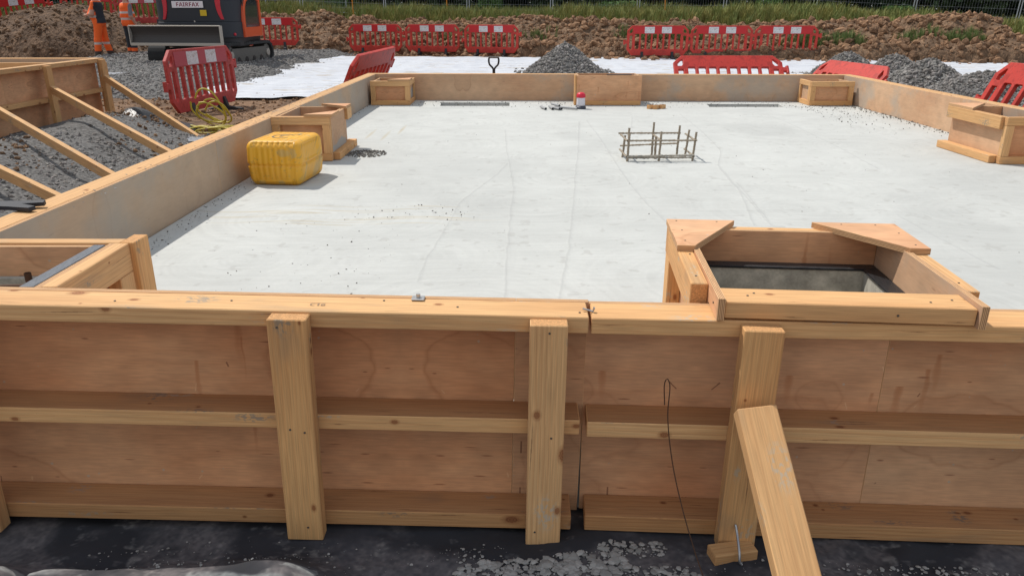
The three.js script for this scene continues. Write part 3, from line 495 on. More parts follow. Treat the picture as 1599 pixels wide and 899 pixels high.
// smaller boxes on the slab: opts say which outer faces show a frame of rails and posts over plywood
function boxOut(label, [x0, x1], [z0, z1], top, o = {}) {
  const cx = (x0 + x1) / 2, cz = (z0 + z1) / 2, b = thing('box_out', label, 'formwork box', [cx, SLAB + 0.002, cz], o.turn ?? 0);
  const hx = (x1 - x0) / 2, hz = (z1 - z0) / 2, h = top - SLAB - 0.002, t = 0.045, w = 0.06;
  sheet(b, 'plywood_panel', [-hx + t, hx - t], [0.004, h - 0.004], [hz - t - 0.018, hz - t], M.ply);
  sheet(b, 'plywood_panel', [-hx + t, hx - t], [0.004, h - 0.006], [-hz, -hz + 0.018], M.ply);
  for (const s of [-1, 1]) sheet(b, 'plywood_panel', s < 0 ? [-hx + t - 0.019, -hx + t - 0.001] : [hx - t + 0.001, hx - t + 0.019], [0.004, h - 0.005], [-hz, hz - t], M.plyLight);
  const pr = o.proud ?? 0;
  const rail = (n, a, y, c) => timber(b, n, a, y, c);
  if (o.front !== false) {
    rail('top_rail', [-hx, hx], [h - w, h], [hz - t + 0.001, hz + pr]); rail('bottom_rail', [-hx, hx], [0, w * 0.9], [hz - t + 0.001, hz + 0.001]);
    for (const x of [-hx + 0.002, hx - w]) rail('post', [x, x + w - 0.002], [w * 0.9 + 0.001, h - w - 0.001], [hz - t + 0.002, hz - 0.001]);
  }
  for (const s of o.sides ?? []) {
    const X = (a, c) => s < 0 ? [-hx + a, -hx + c] : [hx - c, hx - a];
    if (o.plainSides) { rail('top_rail', X(-0.025 - pr, t - 0.02), [h - 0.09, h - 0.001], [-hz, o.shortTop ? -hz + 0.16 : hz - t]); if (o.shortTop) sheet(b, 'side_facing', s < 0 ? [-hx, -hx + 0.018] : [hx - 0.018, hx], [0.056, h - 0.002], [-hz + 0.162, hz - t], M.plyLight); rail('bottom_rail', s < 0 ? [-hx - 0.05, -hx + t - 0.022] : [hx - t + 0.022, hx + 0.05], [0, 0.055], [-hz - 0.02, hz - 0.05]); }
    else { rail('side_rail', X(0.001, t - 0.02), [h - w, h - 0.001], [-hz, hz - t]); rail('side_rail', X(0.001, t - 0.02), [0, w * 0.9], [-hz, hz - t]); for (const z of [-hz + 0.001, hz - t - 0.05]) rail('side_post', X(0.002, t - 0.02), [w * 0.9 + 0.001, h - w - 0.001], [z, z + 0.048]); }
  }
  if (o.gussets) for (const g of o.gussets) gusset(b, g.map(([u, v]) => [u * hx, v * hz]), h + 0.019);
  mesh('pit_membrane', boxG(2 * hx - 0.2, 0.01, 2 * hz - 0.16, 0, 0.05, -0.02, 0.002), M.membrane, b);
  return b;
}
boxOut('small framed timber box in the corner where the long side form meets the end form', [-1.69, -1.22], [-9.80, -9.27], 0.64, { sides: [1], gussets: [[[-0.1, 1], [1, 1], [1, -0.1]]] });
boxOut('small framed timber box in the corner where the sunlit side form meets the end form', [3.545, 4.06], [-9.62, -9.22], 0.64, { sides: [-1] });
boxOut('timber box beside the yellow plastic can with gussets on its top', [-1.785, -1.35], [-6.36, -5.67], 0.688, { sides: [1], plainSides: true, shortTop: true, gussets: [[[0.15, 1.02], [1.1, 1.02], [1.1, 0.3]], [[0.0, -1.0], [1.1, -1.0], [1.1, -0.45]]] });
boxOut('timber box against the sunlit side form with a broken gusset on top', [3.585, 4.04], [-6.30, -5.54], 0.70, { sides: [-1], plainSides: true, gussets: [[[-1.1, -1.0], [0.2, -1.0], [-1.1, -0.1]]] });
{
  const b = boxOut('plain plywood box halfway along the end form behind the red-capped tub', [0.76, 1.55], [-9.70, -9.27], 0.705, { front: false, sides: [] });
  sheet(b, 'front_panel', [-0.385, 0.39], [0.0, 0.342], [0.176, 0.205], M.ply, [0.7, 0.9]); timber(b, 'front_batten', [-0.37, 0.38], [0.0, 0.05], [0.206, 0.222], M.pine[3]); timber(b, 'end_timber', [-0.41, -0.388], [0, 0.346], [0.12, 0.215], M.pine[3]);
  mesh('strap', boxG(0.3, 0.006, 0.05, 0.12, 0.349, 0.17, 0.002), M.black, b);
}

// ================================================================ FOREGROUND GROUND SHEET
const foldH = (x, z) => 0.006 + 0.02 * fbm(x * 3, z * 5, 3) + 0.034 * (0.35 - Math.abs(fbm(x * 5 + z * 4, z * 7 - x * 2, 2) - 0.5)) + 0.02 * (0.3 - Math.abs(fbm(x * 11 - z * 6 + 7, z * 12 + 3, 2) - 0.5)) + ss(-1.68, -1.53, z + 0.025 * Math.sin(x * 7)) * 0.09 * ss(-0.30, -0.62, x) * (1 - 0.6 * Math.exp(-((x + 1.245) ** 2) / 0.0008)) * (0.86 + 0.28 * vn(x * 7, 1)) * (1 - ss(-1.40, -1.15, z));
{
  const g = gridMesh('black_ground_sheet', range(-2.6, 4.4, 0.025), range(-2.02, -0.3, 0.02), (x, z) => foldH(x, z) - 0.02 * ss(-1.86, -1.95, z) - 0.012, M.polythene, 1);
  const u = g.geometry.attributes.uv, p = g.geometry.attributes.position; for (let i = 0; i < u.count; i++) u.setXY(i, p.getX(i) / 3, p.getZ(i) / 3);
  tag(g, 'crumpled black polythene dusted with cement at the foot of the front formwork', 'plastic sheet');
}
{
  const chip = stoneGeo(41, 0.35), mat = MS({ color: lin(0.30, 0.285, 0.27), roughness: 0.95 }), it = [], r = rng(61);
  const blob = (cx, cz, sx, sz, n, s0, s1) => { for (let i = 0; i < n; i++) { const a = r() * 6.3, q = Math.sqrt(r()); const x = cx + sx * q * Math.cos(a), z = cz + sz * q * Math.sin(a), s = s0 + (s1 - s0) * r() ** 3; it.push([x, foldH(x, z) - 0.008, z, s, [0.5 * (r() - 0.5), r() * 6.3, 0.5 * (r() - 0.5)]]); } };
  blob(0.02, -1.63, 0.17, 0.05, 420, 0.002, 0.013); blob(0.20, -1.66, 0.12, 0.05, 220, 0.002, 0.02); blob(0.33, -1.72, 0.10, 0.04, 160, 0.002, 0.012); blob(0.36, -1.60, 0.14, 0.05, 220, 0.002, 0.012);
  blob(-0.1, -1.70, 0.12, 0.04, 60, 0.001, 0.006); blob(-0.7, -1.66, 0.5, 0.10, 160, 0.001, 0.005); blob(1.15, -1.60, 0.25, 0.06, 260, 0.001, 0.008); blob(0.75, -1.62, 0.3, 0.06, 120, 0.001, 0.006);
  scatter('concrete_crumb_rubble', chip, mat, it, scene, () => { const k = 0.75 + 0.6 * R(); return lin(k, k, k * 0.98); }).userData.label = 'broken crumbs of dry concrete on the black polythene';
}
{ // grit on the slab and rails
  const it = [], r = rng(67), y = SLAB;
  const add = (x, z, s) => it.push([x, y + s * 0.1, z, s]);
  for (let i = 0; i < 700; i++) add(-1.78 + 0.10 * r() ** 2 + 0.02 * r(), -9.7 + 7 * r(), 0.002 + 0.006 * r() ** 3);
  for (let i = 0; i < 420; i++) add(3.3 + 0.74 * r(), -9.2 + 2.4 * r() * r(), 0.003 + 0.009 * r() ** 3);
  for (let i = 0; i < 320; i++) add(4.08 - 0.14 * r() ** 2, -9.4 + 3 * r(), 0.004 + 0.012 * r() ** 3);
  for (let i = 0; i < 700; i++) add(-1.6 + 5.6 * r(), -9.62 + 0.6 * r() ** 2, 0.003 + 0.008 * r() ** 3);
  for (let i = 0; i < 420; i++) { const a = r() * 6.3, q = Math.sqrt(r()); add(-1.16 + 0.17 * q * Math.cos(a), -5.98 + 0.16 * q * Math.sin(a), 0.004 + 0.012 * r() ** 2); }
  for (let i = 0; i < 90; i++) add(-0.95 + 0.75 * r(), -4.32 + 0.36 * r(), 0.0015 + 0.006 * r() ** 3);
  for (let i = 0; i < 240; i++) add(-1.5 + 5.3 * r(), -9 + 6.6 * r(), 0.0015 + 0.005 * r() ** 4);
  for (let i = 0; i < 90; i++) add(-1.25 + 0.7 * r(), -3.9 + 1.6 * r(), 0.002 + 0.005 * r() ** 3);
  scatter('slab_grit_debris', stoneGeo(43, 0.5), MS({ color: lin(0.15, 0.14, 0.125), roughness: 1 }), it).userData.label = 'dark grit and cement crumbs strewn on the slab';
  const it2 = []; for (let i = 0; i < 150; i++) { const z = -9 + 6.2 * r(), x = -1.78 - 0.02 * r() - 0.09 * r() - (z + 5) * -0.0158 * 1; it2.push([x, 0.682, z, [0.004 + 0.012 * r() ** 2, 0.002, 0.002 + 0.004 * r()], [0, r() * 6, 0]]); }
  scatter('cement_crust_debris', stoneGeo(44, 0.5), MS({ color: lin(0.20, 0.195, 0.185), roughness: 1 }), it2).userData.label = 'cement crusts dried on the top of the side form';
}

// ================================================================ THINGS ON THE SLAB
{ // yellow plastic can lying down
  const c = thing('plastic_can', 'yellow ribbed plastic can lying beside the timber box', 'can', [-1.505, SLAB, -5.03], -0.10);
  const W = 0.365, H = 0.285, D = 0.46;
  const g0 = new RoundedBoxGeometry(W, H, D, 14, 0.055); g0.deleteAttribute('uv'); g0.deleteAttribute('normal'); let g = mergeVertices(g0, 1e-5);
  // refine: build from a subdivided sphere-like box instead
  const seg = 40; const bx = new THREE.BoxGeometry(1, 1, 1, seg, seg, seg); bx.deleteAttribute('uv'); bx.deleteAttribute('normal'); g = mergeVertices(bx, 1e-5);
  const p = g.attributes.position, r = 0.048, hx = W / 2, hy = H / 2, hz = D / 2, uv = new Float32Array(p.count * 2);
  for (let i = 0; i < p.count; i++) {
    let q = [p.getX(i) * W, p.getY(i) * H, p.getZ(i) * D], k = [clamp(q[0], -hx + r, hx - r), clamp(q[1], -hy + r, hy - r), clamp(q[2], -hz + r, hz - r)];
    const d = q.map((v, j) => v - k[j]), l = Math.hypot(...d) || 1, cube = Math.max(...d.map(Math.abs)) || 1; const n = d.map((v) => v / l);
    q = k.map((v, j) => v + n[j] * Math.min(r, l * 1) * (l > 1e-6 ? r / Math.max(cube, 1e-6) * cube / r : 1));
    if (l > r) q = k.map((v, j) => v + n[j] * r);
    let dis = 0; const [x, y, z] = q;
    dis -= 0.009 * (1 - ss(0.003, 0.012, Math.abs(y + 0.01)));                                   // mould seam round the middle
    if (n[2] > 0.6 && Math.abs(x) < 0.115 && y > -0.11) dis -= 0.006 + 0.008 * ss(0.35, 0.9, Math.cos(x * 2 * Math.PI / 0.038)) * ss(-0.12, -0.05, y + 0.02);
    if (n[2] > 0.6 && Math.abs(Math.abs(x) - 0.13) < 0.012) dis -= 0.008;
    if (n[1] > 0.6 && Math.abs(x) < 0.12 && Math.abs(z) < 0.18) dis -= 0.008 * ss(0.5, 0.95, Math.cos(x * 2 * Math.PI / 0.04)) * (Math.hypot(x, z) < 0.09 ? 0.15 : 1);
    if (n[0] > 0.6 && Math.abs(y - 0.0) < 0.12 && z < 0.14 && z > -0.16) dis -= 0.010 * ss(0.15, 0.11, Math.abs(z)) * (y > 0.012 ? 1 : 0.4);
    const taper = 1 - 0.05 * ss(0, -hy, y) - 0.02 * ss(0, hy, y);
    p.setXYZ(i, (q[0] + n[0] * dis) * taper, q[1] + n[1] * dis, (q[2] + n[2] * dis) * taper); uv.set([q[0] / 0.5 + 0.5 + q[1] * 0.4, 0.5 - (q[2] + q[1]) / 0.6], i * 2);
  }
  g.setAttribute('uv', new THREE.BufferAttribute(uv, 2)); g.computeVertexNormals(); g.translate(0, H / 2, 0);
  const dirt = tex(512, 512, (x, y) => { const a = ss(0.58, 0.72, fbm(x / 70, y / 60 + 9, 5)), b = ss(0.66, 0.74, fbm(x / 16 + 4, y / 16, 4)); let k = mix3([232, 174, 48], [222, 158, 36], fbm(x / 120, y / 90, 3)); k = mix3(k, [186, 160, 118], a * 0.6); return mix3(k, [150, 124, 84], b * 0.35); });
  mesh('can_body', g, MS({ map: dirt, roughness: 0.45, bumpMap: T.fineNoise, bumpScale: 0.0006 }), c);
  const cv = document.createElement('canvas'); cv.width = cv.height = 256; const k = cv.getContext('2d'); k.fillStyle = '#000'; k.fillRect(0, 0, 256, 256); k.strokeStyle = '#bbb'; k.lineWidth = 20; k.beginPath(); k.ellipse(122, 132, 88, 92, 0.2, 0.5, 5.6); k.stroke(); k.lineWidth = 14; k.beginPath(); k.moveTo(196, 62); k.lineTo(246, 18); k.lineTo(236, 70); k.stroke(); k.fillStyle = '#aaa'; k.font = 'bold 90px sans-serif'; k.fillText('E', 84, 164); k.fillRect(78, 96, 90, 12);
  const lg = mesh('round_mark', new THREE.PlaneGeometry(0.19, 0.20).rotateX(-Math.PI / 2), MS({ color: lin(0.16, 0.14, 0.10), alphaMap: new THREE.CanvasTexture(cv), transparent: true, roughness: 0.8 }), c); lg.position.set(0, H + 0.0012, 0);
  mesh('screw_cap', new THREE.CylinderGeometry(0.03, 0.032, 0.035, 20).rotateX(Math.PI / 2).translate(0.08, 0.2, -D / 2 - 0.012), M.black, c);
}
{ // rebar cage cast into the slab
  const c = thing('rebar_cage', 'short cement-splashed reinforcement cage standing up out of the slab', 'rebar cage', [1.10, SLAB, -5.82], 0.03); c.scale.set(0.92, 0.84, 0.95);
  const mat = MS({ map: T.concrete, color: lin(0.66, 0.58, 0.50), roughness: 0.95 }), cem = MS({ map: T.concrete, color: lin(0.85, 0.83, 0.8), roughness: 1, bumpMap: T.fineNoise, bumpScale: 0.002 });
  const bar = (name, a, b, r0 = 0.0075, lumps = 0) => { const pts = [], n = 9; for (let i = 0; i <= n; i++) { const t = i / n; pts.push([mix(a[0], b[0], t) + 0.002 * (R() - 0.5), mix(a[1], b[1], t), mix(a[2], b[2], t) + 0.002 * (R() - 0.5)]); } const g = tube(pts, r0, 40, 7), p = g.attributes.position, nn = g.attributes.normal; for (let i = 0; i < p.count; i++) { const k = 0.0018 * Math.sin(i * 1.9) + lumps * 0.008 * (vn(p.getX(i) * 90 + p.getY(i) * 70, p.getZ(i) * 90) - 0.4); p.setXYZ(i, p.getX(i) + nn.getX(i) * k, p.getY(i) + nn.getY(i) * k, p.getZ(i) + nn.getZ(i) * k); } g.computeVertexNormals(); return mesh(name, g, lumps > 0.6 ? cem : mat, c); };
  const ups = [[-0.262, 0.16, 0.012, 0.25], [-0.245, 0.10, 0.0, 0.285], [-0.272, -0.02, 0.02, 0.20], [0.0, 0.15, 0.01, 0.26], [0.0, -0.12, 0.004, 0.30], [-0.012, 0.06, 0.0, 0.2], [0.275, 0.15, 0.02, 0.255], [0.215, -0.12, 0.01, 0.27], [0.25, 0.0, 0.025, 0.25]];
  for (const [x, z, lean, h] of ups) bar('upright_bar', [x, -0.05, z], [x + lean, h, z], 0.009, 0.35);
  for (const [y, z, x0, x1, l, dy] of [[0.185, 0.165, -0.265, 0.30, 0.5, 0], [0.20, -0.135, -0.29, 0.24, 0.45, 0], [0.085, -0.135, -0.27, 0.22, 0.5, 0.02], [0.045, 0.165, -0.27, 0.29, 0.9, 0.01], [0.03, 0.15, -0.25, 0.28, 1, 0]]) bar('tie_bar', [x0, y, z], [x1, y + dy, z], 0.0075, l);
  for (const [x, y] of [[-0.27, 0.19], [0.285, 0.19], [-0.27, 0.05], [0.285, 0.05], [0.005, 0.19]]) bar('cross_bar', [x, y, -0.15], [x, y - 0.005, 0.175], 0.007, 0.6);
}
{ // red-capped tub
  const b = thing('sealant_tub', 'small white tub with a red cap standing before the plywood box', 'tub', [0.795, SLAB, -8.93]);
  mesh('tub_body', new THREE.LatheGeometry([[0, 0.03], [0.052, 0.03], [0.05, 0.05], [0.047, 0.13], [0.044, 0.137], [0, 0.137]].map(([x, y]) => new THREE.Vector2(x, y)), 28), MS({ color: lin(0.66, 0.64, 0.68), roughness: 0.5 }), b);
  mesh('tub_base', new THREE.LatheGeometry([[0, 0], [0.06, 0], [0.062, 0.012], [0.054, 0.034], [0, 0.034]].map(([x, y]) => new THREE.Vector2(x, y)), 28), MS({ color: lin(0.05, 0.055, 0.075), roughness: 0.5 }), b);
  mesh('cap', new THREE.LatheGeometry([[0, 0.185], [0.03, 0.183], [0.05, 0.165], [0.053, 0.135], [0.05, 0.126], [0, 0.126]].map(([x, y]) => new THREE.Vector2(x, y)), 28), MS({ color: lin(0.62, 0.012, 0.04), roughness: 0.4 }), b);
}
{ // plastic tube offcuts
  const ring = (() => { const s = new THREE.Shape(); s.absarc(0, 0, 0.019, 0, 6.2832); const h = new THREE.Path(); h.absarc(0, 0, 0.013, 0, 6.2832, true); s.holes.push(h); const g = new THREE.ExtrudeGeometry(s, { depth: 0.3, bevelEnabled: false, curveSegments: 12 }); g.translate(0, 0, -0.15); return g; })();
  const m = MS({ color: lin(0.33, 0.335, 0.34), roughness: 0.6 });
  [[0.36, 0.019, -8.88, 0.25, 0, 0.7], [0.45, 0.019, -8.90, 0.12, 0, 0.8], [0.49, 0.019, -8.85, 0.5, 0, 0.7], [0.535, 0.019, -8.86, 0.35, 0, 0.6], [0.50, 0.052, -8.87, 0.42, 0, 0.65], [0.62, 0.019, -8.87, 0.95, 0, 1]].forEach(([x, y, z, a, b, s]) => {
    const o = mesh('tube_offcut', ring, m); o.position.set(x, SLAB + y, z); o.rotation.y = a; o.scale.set(1, 1, s); tag(o, 'short grey plastic tube offcut in the little pile on the slab', 'tube', 'tube offcuts lying in a pile'); });
  [[1.60, -8.92, 0.5, 0.07], [1.66, -8.90, 1.1, 0.09], [1.74, -8.94, 0.8, 0.08]].forEach(([x, z, a, l]) => { const o = mesh('timber_offcut', chamferBox(l, 0.045, 0.05, 0.003, 'pine', [R(), R()]), [M.pineGrey[1], M.end]); o.position.set(x, SLAB + 0.0225, z); o.rotation.y = a; tag(o, 'small pale timber offcut lying near the plywood box', 'offcut', 'timber offcuts by the end form'); });
}
{ // wrecking bar lying on the side form
  const b = thing('wrecking_bar', 'dark steel wrecking bar with a split claw lying on top of the side form', 'crowbar', [-1.985, 0.683, -2.93], -0.10); b.scale.setScalar(0.86);
  const s = new THREE.Shape([[-0.10, -0.045], [0.02, -0.05], [0.155, -0.062], [0.168, -0.034], [0.06, 0.0], [0.168, 0.034], [0.155, 0.062], [0.02, 0.045], [-0.10, 0.03]].map(([x, y]) => new THREE.Vector2(x, y)));
  const g = new THREE.ExtrudeGeometry(s, { depth: 0.014, bevelEnabled: true, bevelSize: 0.003, bevelThickness: 0.003, bevelSegments: 2 }); g.rotateX(-Math.PI / 2); g.translate(0, 0.004, 0); g.scale(0.8, 1, 0.9); g.rotateX(0.06); g.translate(0, 0.006, 0);
  const blue = MS({ color: lin(0.014, 0.016, 0.024), roughness: 0.55 });
  mesh('claw', g, blue, b);
  mesh('shank', tube([[-0.06, 0.012, 0.005], [-0.18, 0.022, 0.015], [-0.42, 0.05, 0.06], [-0.7, 0.06, 0.12]], 0.014, 24, 8), MS({ color: lin(0.10, 0.11, 0.13), roughness: 0.4, metalness: 0.5 }), b);
}
{ // fork or shovel handle standing behind the end form
  const s = thing('shovel', 'black forked shovel handle sticking up behind the end form', 'shovel', [-0.235, 0, -10.18]);
  mesh('shaft', tube([[0, 0.02, 0], [0, 0.4, 0.02], [0, 0.72, 0.03]], 0.019, 10, 10), M.black, s);
  mesh('yoke', MG([tube([[0, 0.70, 0.03], [-0.018, 0.735, 0.03], [-0.055, 0.775, 0.03], [-0.064, 0.83, 0.03], [-0.058, 0.86, 0.03]], 0.012, 14, 8), tube([[0, 0.70, 0.03], [0.018, 0.735, 0.03], [0.055, 0.775, 0.03], [0.064, 0.83, 0.03], [0.058, 0.86, 0.03]], 0.012, 14, 8)]), M.black, s);
  mesh('grip', new THREE.CylinderGeometry(0.012, 0.012, 0.13, 10).rotateZ(Math.PI / 2).translate(0, 0.862, 0.03), MS({ color: lin(0.12, 0.11, 0.1), roughness: 0.6 }), s);
  mesh('blade', boxG(0.24, 0.3, 0.006, 0, 0.0, 0, 0.003), M.steel, s);
}

// ================================================================ BARRIERS
const barrierGeo = (() => {
  const S = (pts) => new THREE.Shape(pts.map(([x, y]) => new THREE.Vector2(x, y)));
  const hw = 0.93;
  const s = S([[-hw, 0.30], [-hw + 0.14, 0.14], [hw - 0.14, 0.14], [hw, 0.30], [hw, 0.86], [hw - 0.14, 1.0], [-hw + 0.14, 1.0], [-hw, 0.86]]);
  const H = (pts) => s.holes.push(new THREE.Path(pts.map(([x, y]) => new THREE.Vector2(x, y))));
  const n = 8, x0 = -0.72, x1 = 0.72, pitch = (x1 - x0) / n;
  for (let i = 0; i < n; i++) { const a = x0 + i * pitch + 0.019, b = x0 + (i + 1) * pitch - 0.019; const lo = 0.31; H([[a, lo + 0.02], [a + 0.02, lo], [b - 0.02, lo], [b, lo + 0.02], [b, 0.755], [b - 0.02, 0.77], [a + 0.02, 0.77], [a, 0.755]]); }
  for (const q of [-1, 1]) { H([[q * 0.87, 0.34], [q * 0.80, 0.27], [q * 0.77, 0.34], [q * 0.765, 0.72], [q * 0.87, 0.72]]); H([[q * 0.875, 0.78], [q * 0.875, 0.85], [q * 0.80, 0.93], [q * 0.765, 0.93], [q * 0.765, 0.83], [q * 0.80, 0.78]]); }
  const g = new THREE.ExtrudeGeometry(s, { depth: 0.034, bevelEnabled: true, bevelSize: 0.008, bevelThickness: 0.01, bevelSegments: 2 }); g.translate(0, 0, -0.017); return g;
})();
const lugGeo = MG([boxG(0.10, 0.09, 0.05, 0, 0, 0, 0.012), new THREE.CylinderGeometry(0.03, 0.03, 0.14, 12).translate(0.04, 0, 0).toNonIndexed()].map((g) => { const q = g.index ? g.toNonIndexed() : g; return q; }));
const footGeo = (() => { const s = new THREE.Shape([[-0.32, 0], [0.32, 0], [0.30, 0.055], [0.08, 0.09], [0.04, 0.24], [-0.04, 0.24], [-0.08, 0.09], [-0.30, 0.055]].map(([x, y]) => new THREE.Vector2(x, y))); const g = new THREE.ExtrudeGeometry(s, { depth: 0.07, bevelEnabled: true, bevelSize: 0.006, bevelThickness: 0.006, bevelSegments: 1 }); g.translate(0, 0, -0.035); g.rotateY(Math.PI / 2); return g; })();
const boardGeo = boxG(1.46, 0.20, 0.006, 0, 0.875, 0, 0.002), patchGeo = boxG(0.30, 0.185, 0.004, 0, 0.875, 0, 0.001);
function makeBarrier(faded, board = true) {
  const b = new THREE.Group(); const red = faded ? M.redFaded : M.red;
  mesh('panel', barrierGeo, red, b);
  if (board) for (const s of [1, -1]) { const bd = mesh('reflective_board', boardGeo, faded ? M.pinkStrip : M.redStrip, b); bd.position.z = s * 0.0305; for (const x of [-0.26, 0.26]) { const p = mesh('white_patch', patchGeo, M.whiteStrip, bd); p.position.set(x, 0, s * 0.0042); } }
  for (const s of [-1, 1]) { const l = mesh('hinge_lug', lugGeo, red, b); l.position.set(s * 0.975, s < 0 ? 0.52 : 0.72, 0); l.rotation.y = s < 0 ? Math.PI : 0; const f = mesh('rubber_foot', footGeo, M.black, b); f.position.set(s * 0.46, 0, 0); f.rotation.y = 0.12 * s; }
  return b;
}
const protoA = makeBarrier(false), protoB = makeBarrier(true), protoC = makeBarrier(false, false);
let barN = 0;
function barrier(proto, label, group, [x, y, z], turn, lean = 0, roll = 0) {
  const b = proto.clone(); b.name = numbered('safety_barrier'); b.position.set(x, y, z); b.rotation.order = 'YXZ'; b.rotation.set(lean, turn, roll); scene.add(b); return tag(b, label, 'barrier', group);
}
const rowG = 'red barriers standing in a row along the bund';
const row = (list, labels, group) => list.forEach(([xa, za, xb, zb], i) => barrier(protoA, labels[i], group, [(xa + xb) / 2, 0.0, (za + zb) / 2], Math.atan2(-(zb - za), xb - xa)));
row([[-5.60, -27.3, -3.72, -27.0], [-3.62, -26.9, -1.74, -26.6], [-1.58, -26.3, 0.22, -25.7]], ['red and white barrier at the excavator end of the three along the bund', 'red and white barrier in the middle of the row above the shovel handle', 'red and white barrier at the gravel cone end of the three along the bund'], rowG);
row([[3.50, -24.5, 5.46, -24.4], [5.50, -24.45, 7.36, -24.35], [7.45, -24.4, 9.30, -24.2]], ['red and white barrier at the gravel cone end of the row behind the tipped barrier', 'middle red and white barrier in the row behind the tipped red barrier', 'red and white barrier at the weedy end of the row behind the tipped red barrier'], 'red barriers standing in a row behind the tipped one');
barrier(protoA, 'red barrier with white patches standing beside the excavator track', null, [-8.0, 0.22, -26.3], 0.1);
barrier(protoB, 'dusty faded red barrier standing upright beside the coiled yellow hose', null, [-4.68, -0.10, -11.9], 1.42, -0.04, 0.0);
barrier(protoC, 'red barrier tipped back behind the middle of the end form, no white patches showing', null, [3.72, -0.06, -13.0], 0.0, -0.74);
barrier(protoC, 'bright red barrier leaning outwards past the sunny corner of the pad', null, [4.62, -0.09, -11.9], -1.45, -0.72);
barrier(protoC, 'bright red barrier leaning on the gravel heap beside the sunlit side form', null, [5.42, -0.06, -8.25], -1.5, -0.42);
barrier(protoC, 'red barrier leaning beside the long side form, seen nearly end on', null, [-2.40, -0.03, -11.7], 1.42, 0.45, 0.03);
barrier(protoA, 'red and white barrier half hidden behind the top of the spoil heap, by the fence', null, [-14.9, 1.0, -28.3], 0.12, 0, -0.07);
barrier(protoA, 'red and white barrier on the spoil heap, tilted and turned end on', null, [-16.5, 0.85, -27.2], 1.0, 0.1, 0.1);
barrier(protoB, 'faded barrier standing behind the two workers', null, [-12.6, 0.9, -27.5], 0.06, 0, 0.02);

// ================================================================ SHEETING AND GRAVEL
{
  const xl = (z) => lerpTable([[-25.4, -5.4], [-22, -5.9], [-17, -6.1], [-15, -6.0], [-13.6, -5.3]], z) + 0.35 * (fbm(z * 1.6, 2, 3) - 0.5);
  const zs = range(-25.3, -13.35, 0.09), pos = [], uv = [], idx = [], n = 150;
  for (const z of zs) for (let i = 0; i <= n; i++) { const x = mix(xl(z), 14.5, Math.pow(i / n, 1.25)), zz = z + (z > -13.6 ? 0.25 * (fbm(x * 1.3, 7, 3) - 0.5) : 0) + (z < -25 ? 0.4 * (fbm(x * 0.8, 3, 3) - 0.5) : 0); pos.push(x, groundH(x, zz) + 0.035 + 0.05 * (fbm(x * 0.35 + zz * 0.2, zz * 2.6, 3) - 0.4), zz); uv.push(x / 3, zz / 3); }
  for (let j = 0; j < zs.length - 1; j++) for (let i = 0; i < n; i++) { const a = j * (n + 1) + i, b = a + 1, c = a + n + 1, d = c + 1; idx.push(a, c, b, b, c, d); }
  const g = new THREE.BufferGeometry(); g.setAttribute('position', new THREE.Float32BufferAttribute(pos, 3)); g.setAttribute('uv', new THREE.Float32BufferAttribute(uv, 2)); g.setIndex(idx); g.computeVertexNormals();
  tag(mesh('white_ground_sheet', g, M.cloth), 'wide white sheeting spread on the ground behind the end form', 'sheeting');
}
const stones = [stoneGeo(71, 0.6), stoneGeo(72, 0.8)], stoneMat = MS({ color: lin(0.19, 0.178, 0.165), roughness: 0.95 });
const greyVar = () => { const k = 0.6 + 0.9 * R(); return lin(k * (0.97 + 0.08 * R()), k, k * (0.97 + 0.06 * R())); };
function gravelHeap(label, cx, cz, rx, rz, H, seed, n, s0 = 0.03) {
  const g = thing('gravel_heap', label, 'gravel heap', [cx, groundH(cx, cz), cz], 0, null);
  const hf = (x, z) => { const d = Math.hypot(x / rx, z / rz) * (1 + 0.22 * (fbm(x * 1.4 + seed, z * 1.4, 3) - 0.5)); return H * Math.max(-0.08, (1 - Math.pow(d, 0.92)) * 1.02) * (1 - 0.12 * Math.exp(-d * d * 30)) + 0.05 * (fbm(x * 5 + seed, z * 5, 3) - 0.5); };
  const m = gridMesh('pile', range(-rx * 1.15, rx * 1.15, 0.06), range(-rz * 1.15, rz * 1.15, 0.06), hf, M.gravelBase, 1.1); m.name = 'pile'; g.add(m);
  const it = [], r = rng(seed); for (let i = 0; i < n; i++) { const x = (r() * 2 - 1) * rx * 1.2, z = (r() * 2 - 1) * rz * 1.2, y = hf(x, z); if (y < -0.03 && r() > 0.25) continue; const s = s0 * (0.35 + 0.7 * r() + 0.9 * r() ** 4); it.push([x, Math.max(0.03, y) + s * 0.2, z, s]); }
  scatter('stones', stones[seed % 2], stoneMat, it, g, greyVar); return g;
}
gravelHeap('grey gravel cone on the white sheeting behind the end form', 1.27, -18.9, 1.0, 0.95, 0.82, 3, 4600, 0.032);
gravelHeap('far grey gravel heap with a rounded top below the weedy bund', 7.55, -17.7, 0.95, 0.9, 0.66, 4, 4200, 0.03);
gravelHeap('grey gravel heap wedged between the rounded heap and the coarse heap', 7.98, -16.4, 0.9, 0.8, 0.66, 5, 4200, 0.03);
gravelHeap('coarse grey gravel heap beyond the sunny corner of the pad', 7.75, -14.6, 1.02, 0.95, 0.66, 6, 4600, 0.04);
gravelHeap('low spread of fine grey gravel under the leaning barrier by the sunlit side form', 7.3, -12.0, 1.5, 1.3, 0.64, 9, 8000, 0.028);
